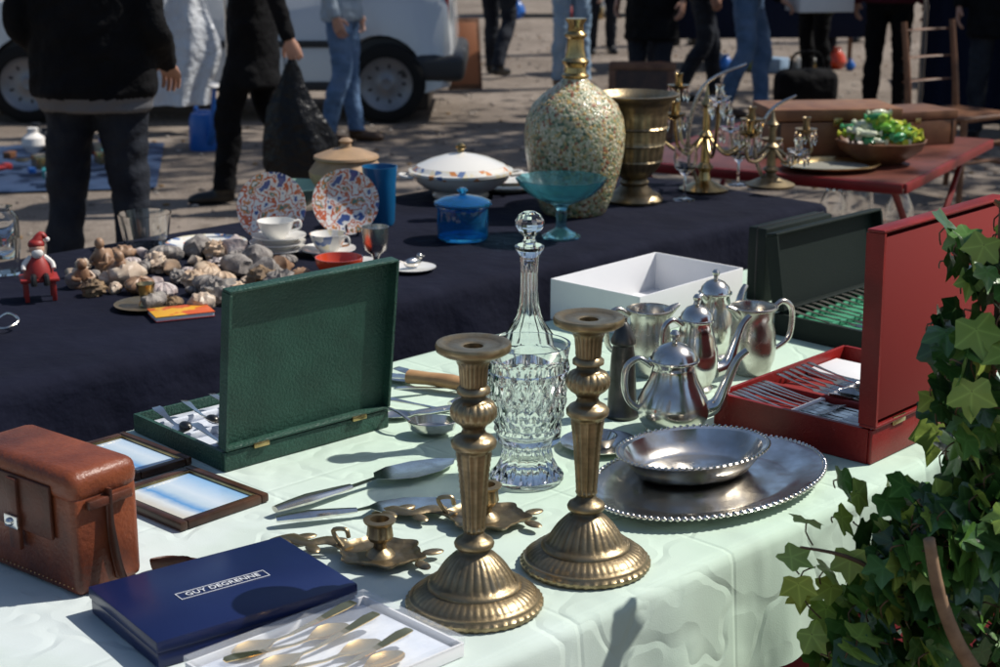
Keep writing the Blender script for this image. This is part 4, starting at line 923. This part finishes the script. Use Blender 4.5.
for i in range(2400):
    X=rs.uniform(-4.5,5);Y=rs.uniform(5.5,20);s=rs.uniform(.006,.02)
    mb.ell((s*1.2,s,s*.5),PB[i%3],TR(X,Y,s*.3)@RZ(rs.uniform(0,360)),7,4)
mb.done()
BARK=mat('bark',(.12,.09,.065),.9,0,(.07,.05,.035),12,bump=1,bs=20,bd=.03)
LF=[mat('leaf_a',(.05,.10,.025),.6),mat('leaf_b',(.08,.13,.035),.6)]
def tree(name,x,y,h,cr,nl,ls,seed,trunk=.16,mbx=None):
    r2=random.Random(seed);mb=mbx or MB(name);O=Vector((x,y,0)) if mbx else Vector()
    mb.tube([O,O+Vector((.05,0,h*.2)),O+Vector((0,.08,h*.45)),O+Vector((.1,0,h*.8))],[trunk*1.3,trunk,trunk*.8,trunk*.25],BARK,None,12,4)
    tips=[]
    for i in range(11):
        z=h*r2.uniform(.42,.72);a=r2.uniform(0,6.28);d=Vector((math.cos(a),math.sin(a),r2.uniform(.25,.9))).normalized();ln=cr*r2.uniform(.6,1.0)
        b=O+Vector((0.03,.03,z));e=b+d*ln;mb.tube([b,b+d*ln*.5+Vector((0,0,.1)),e],[trunk*.35,trunk*.2,trunk*.07],BARK,None,8,3);tips+= [e,b+d*ln*.65]
    for i in range(nl):
        c=r2.choice(tips);p=c+Vector((r2.gauss(0,1),r2.gauss(0,1),r2.gauss(0,.8)))*cr*.2
        n_=Vector((r2.gauss(0,1),r2.gauss(0,1),r2.gauss(.5,1))).normalized();u=n_.orthogonal().normalized();v=n_.cross(u);s=ls*r2.uniform(.6,1.3)
        mb.add([p-u*s,p-v*s*.55,p+u*s,p+v*s*.55],[(0,1,2,3)],LF[i%2])
    if not mbx: return mb.done((x,y,0),0,180,recalc=False)
tree('plane_tree',7.0,11.6,8.5,2.6,3000,.10,1);tree('plane_tree',9.0,7.2,9,2.6,2800,.10,2);tree('plane_tree',5.0,13.0,9.0,2.6,2300,.11,6)
mb=MB('distant_trees');r3=random.Random(5)
for i in range(26):
    a=2*math.pi*i/26+r3.uniform(-.08,.08);d=r3.uniform(38,55);tree('',d*math.cos(a),d*math.sin(a),r3.uniform(9,13),4.5,420,.55,50+i,.25,mb)
mb.done((0,0,0),0,180,recalc=False)
# ================================================================ light, camera
AZ,EL=16,50
w=bpy.data.worlds.new('World');sc.world=w;w.use_nodes=True;nt=w.node_tree
sk=nt.nodes.new('ShaderNodeTexSky');sk.sky_type='NISHITA';sk.sun_disc=False;sk.sun_elevation=R(EL);sk.sun_rotation=R(90-AZ)
bg=nt.nodes['Background'];bg.inputs[1].default_value=.095;nt.links.new(sk.outputs[0],bg.inputs[0])
ld=bpy.data.lights.new('sun','SUN');ld.energy=4.7;ld.angle=R(.55);ld.color=(1,.955,.88);lo=bpy.data.objects.new('sun',ld);sc.collection.objects.link(lo)
dv=Vector((math.cos(R(EL))*math.cos(R(AZ)),math.cos(R(EL))*math.sin(R(AZ)),math.sin(R(EL))))
lo.rotation_euler=dv.to_track_quat('Z','Y').to_euler();lo.location=(5,2,8)
cd=bpy.data.cameras.new('camera');co=bpy.data.objects.new('camera',cd);sc.collection.objects.link(co);sc.camera=co
co.location=(0,0,1.6);co.rotation_euler=(R(90-15.15),0,0);cd.lens=57.6;cd.sensor_width=36;cd.clip_end=1500;cd.clip_start=.05
cd.dof.use_dof=True;cd.dof.focus_distance=2.4;cd.dof.aperture_fstop=8
sc.view_settings.view_transform='Standard';sc.view_settings.look='None';sc.view_settings.exposure=0
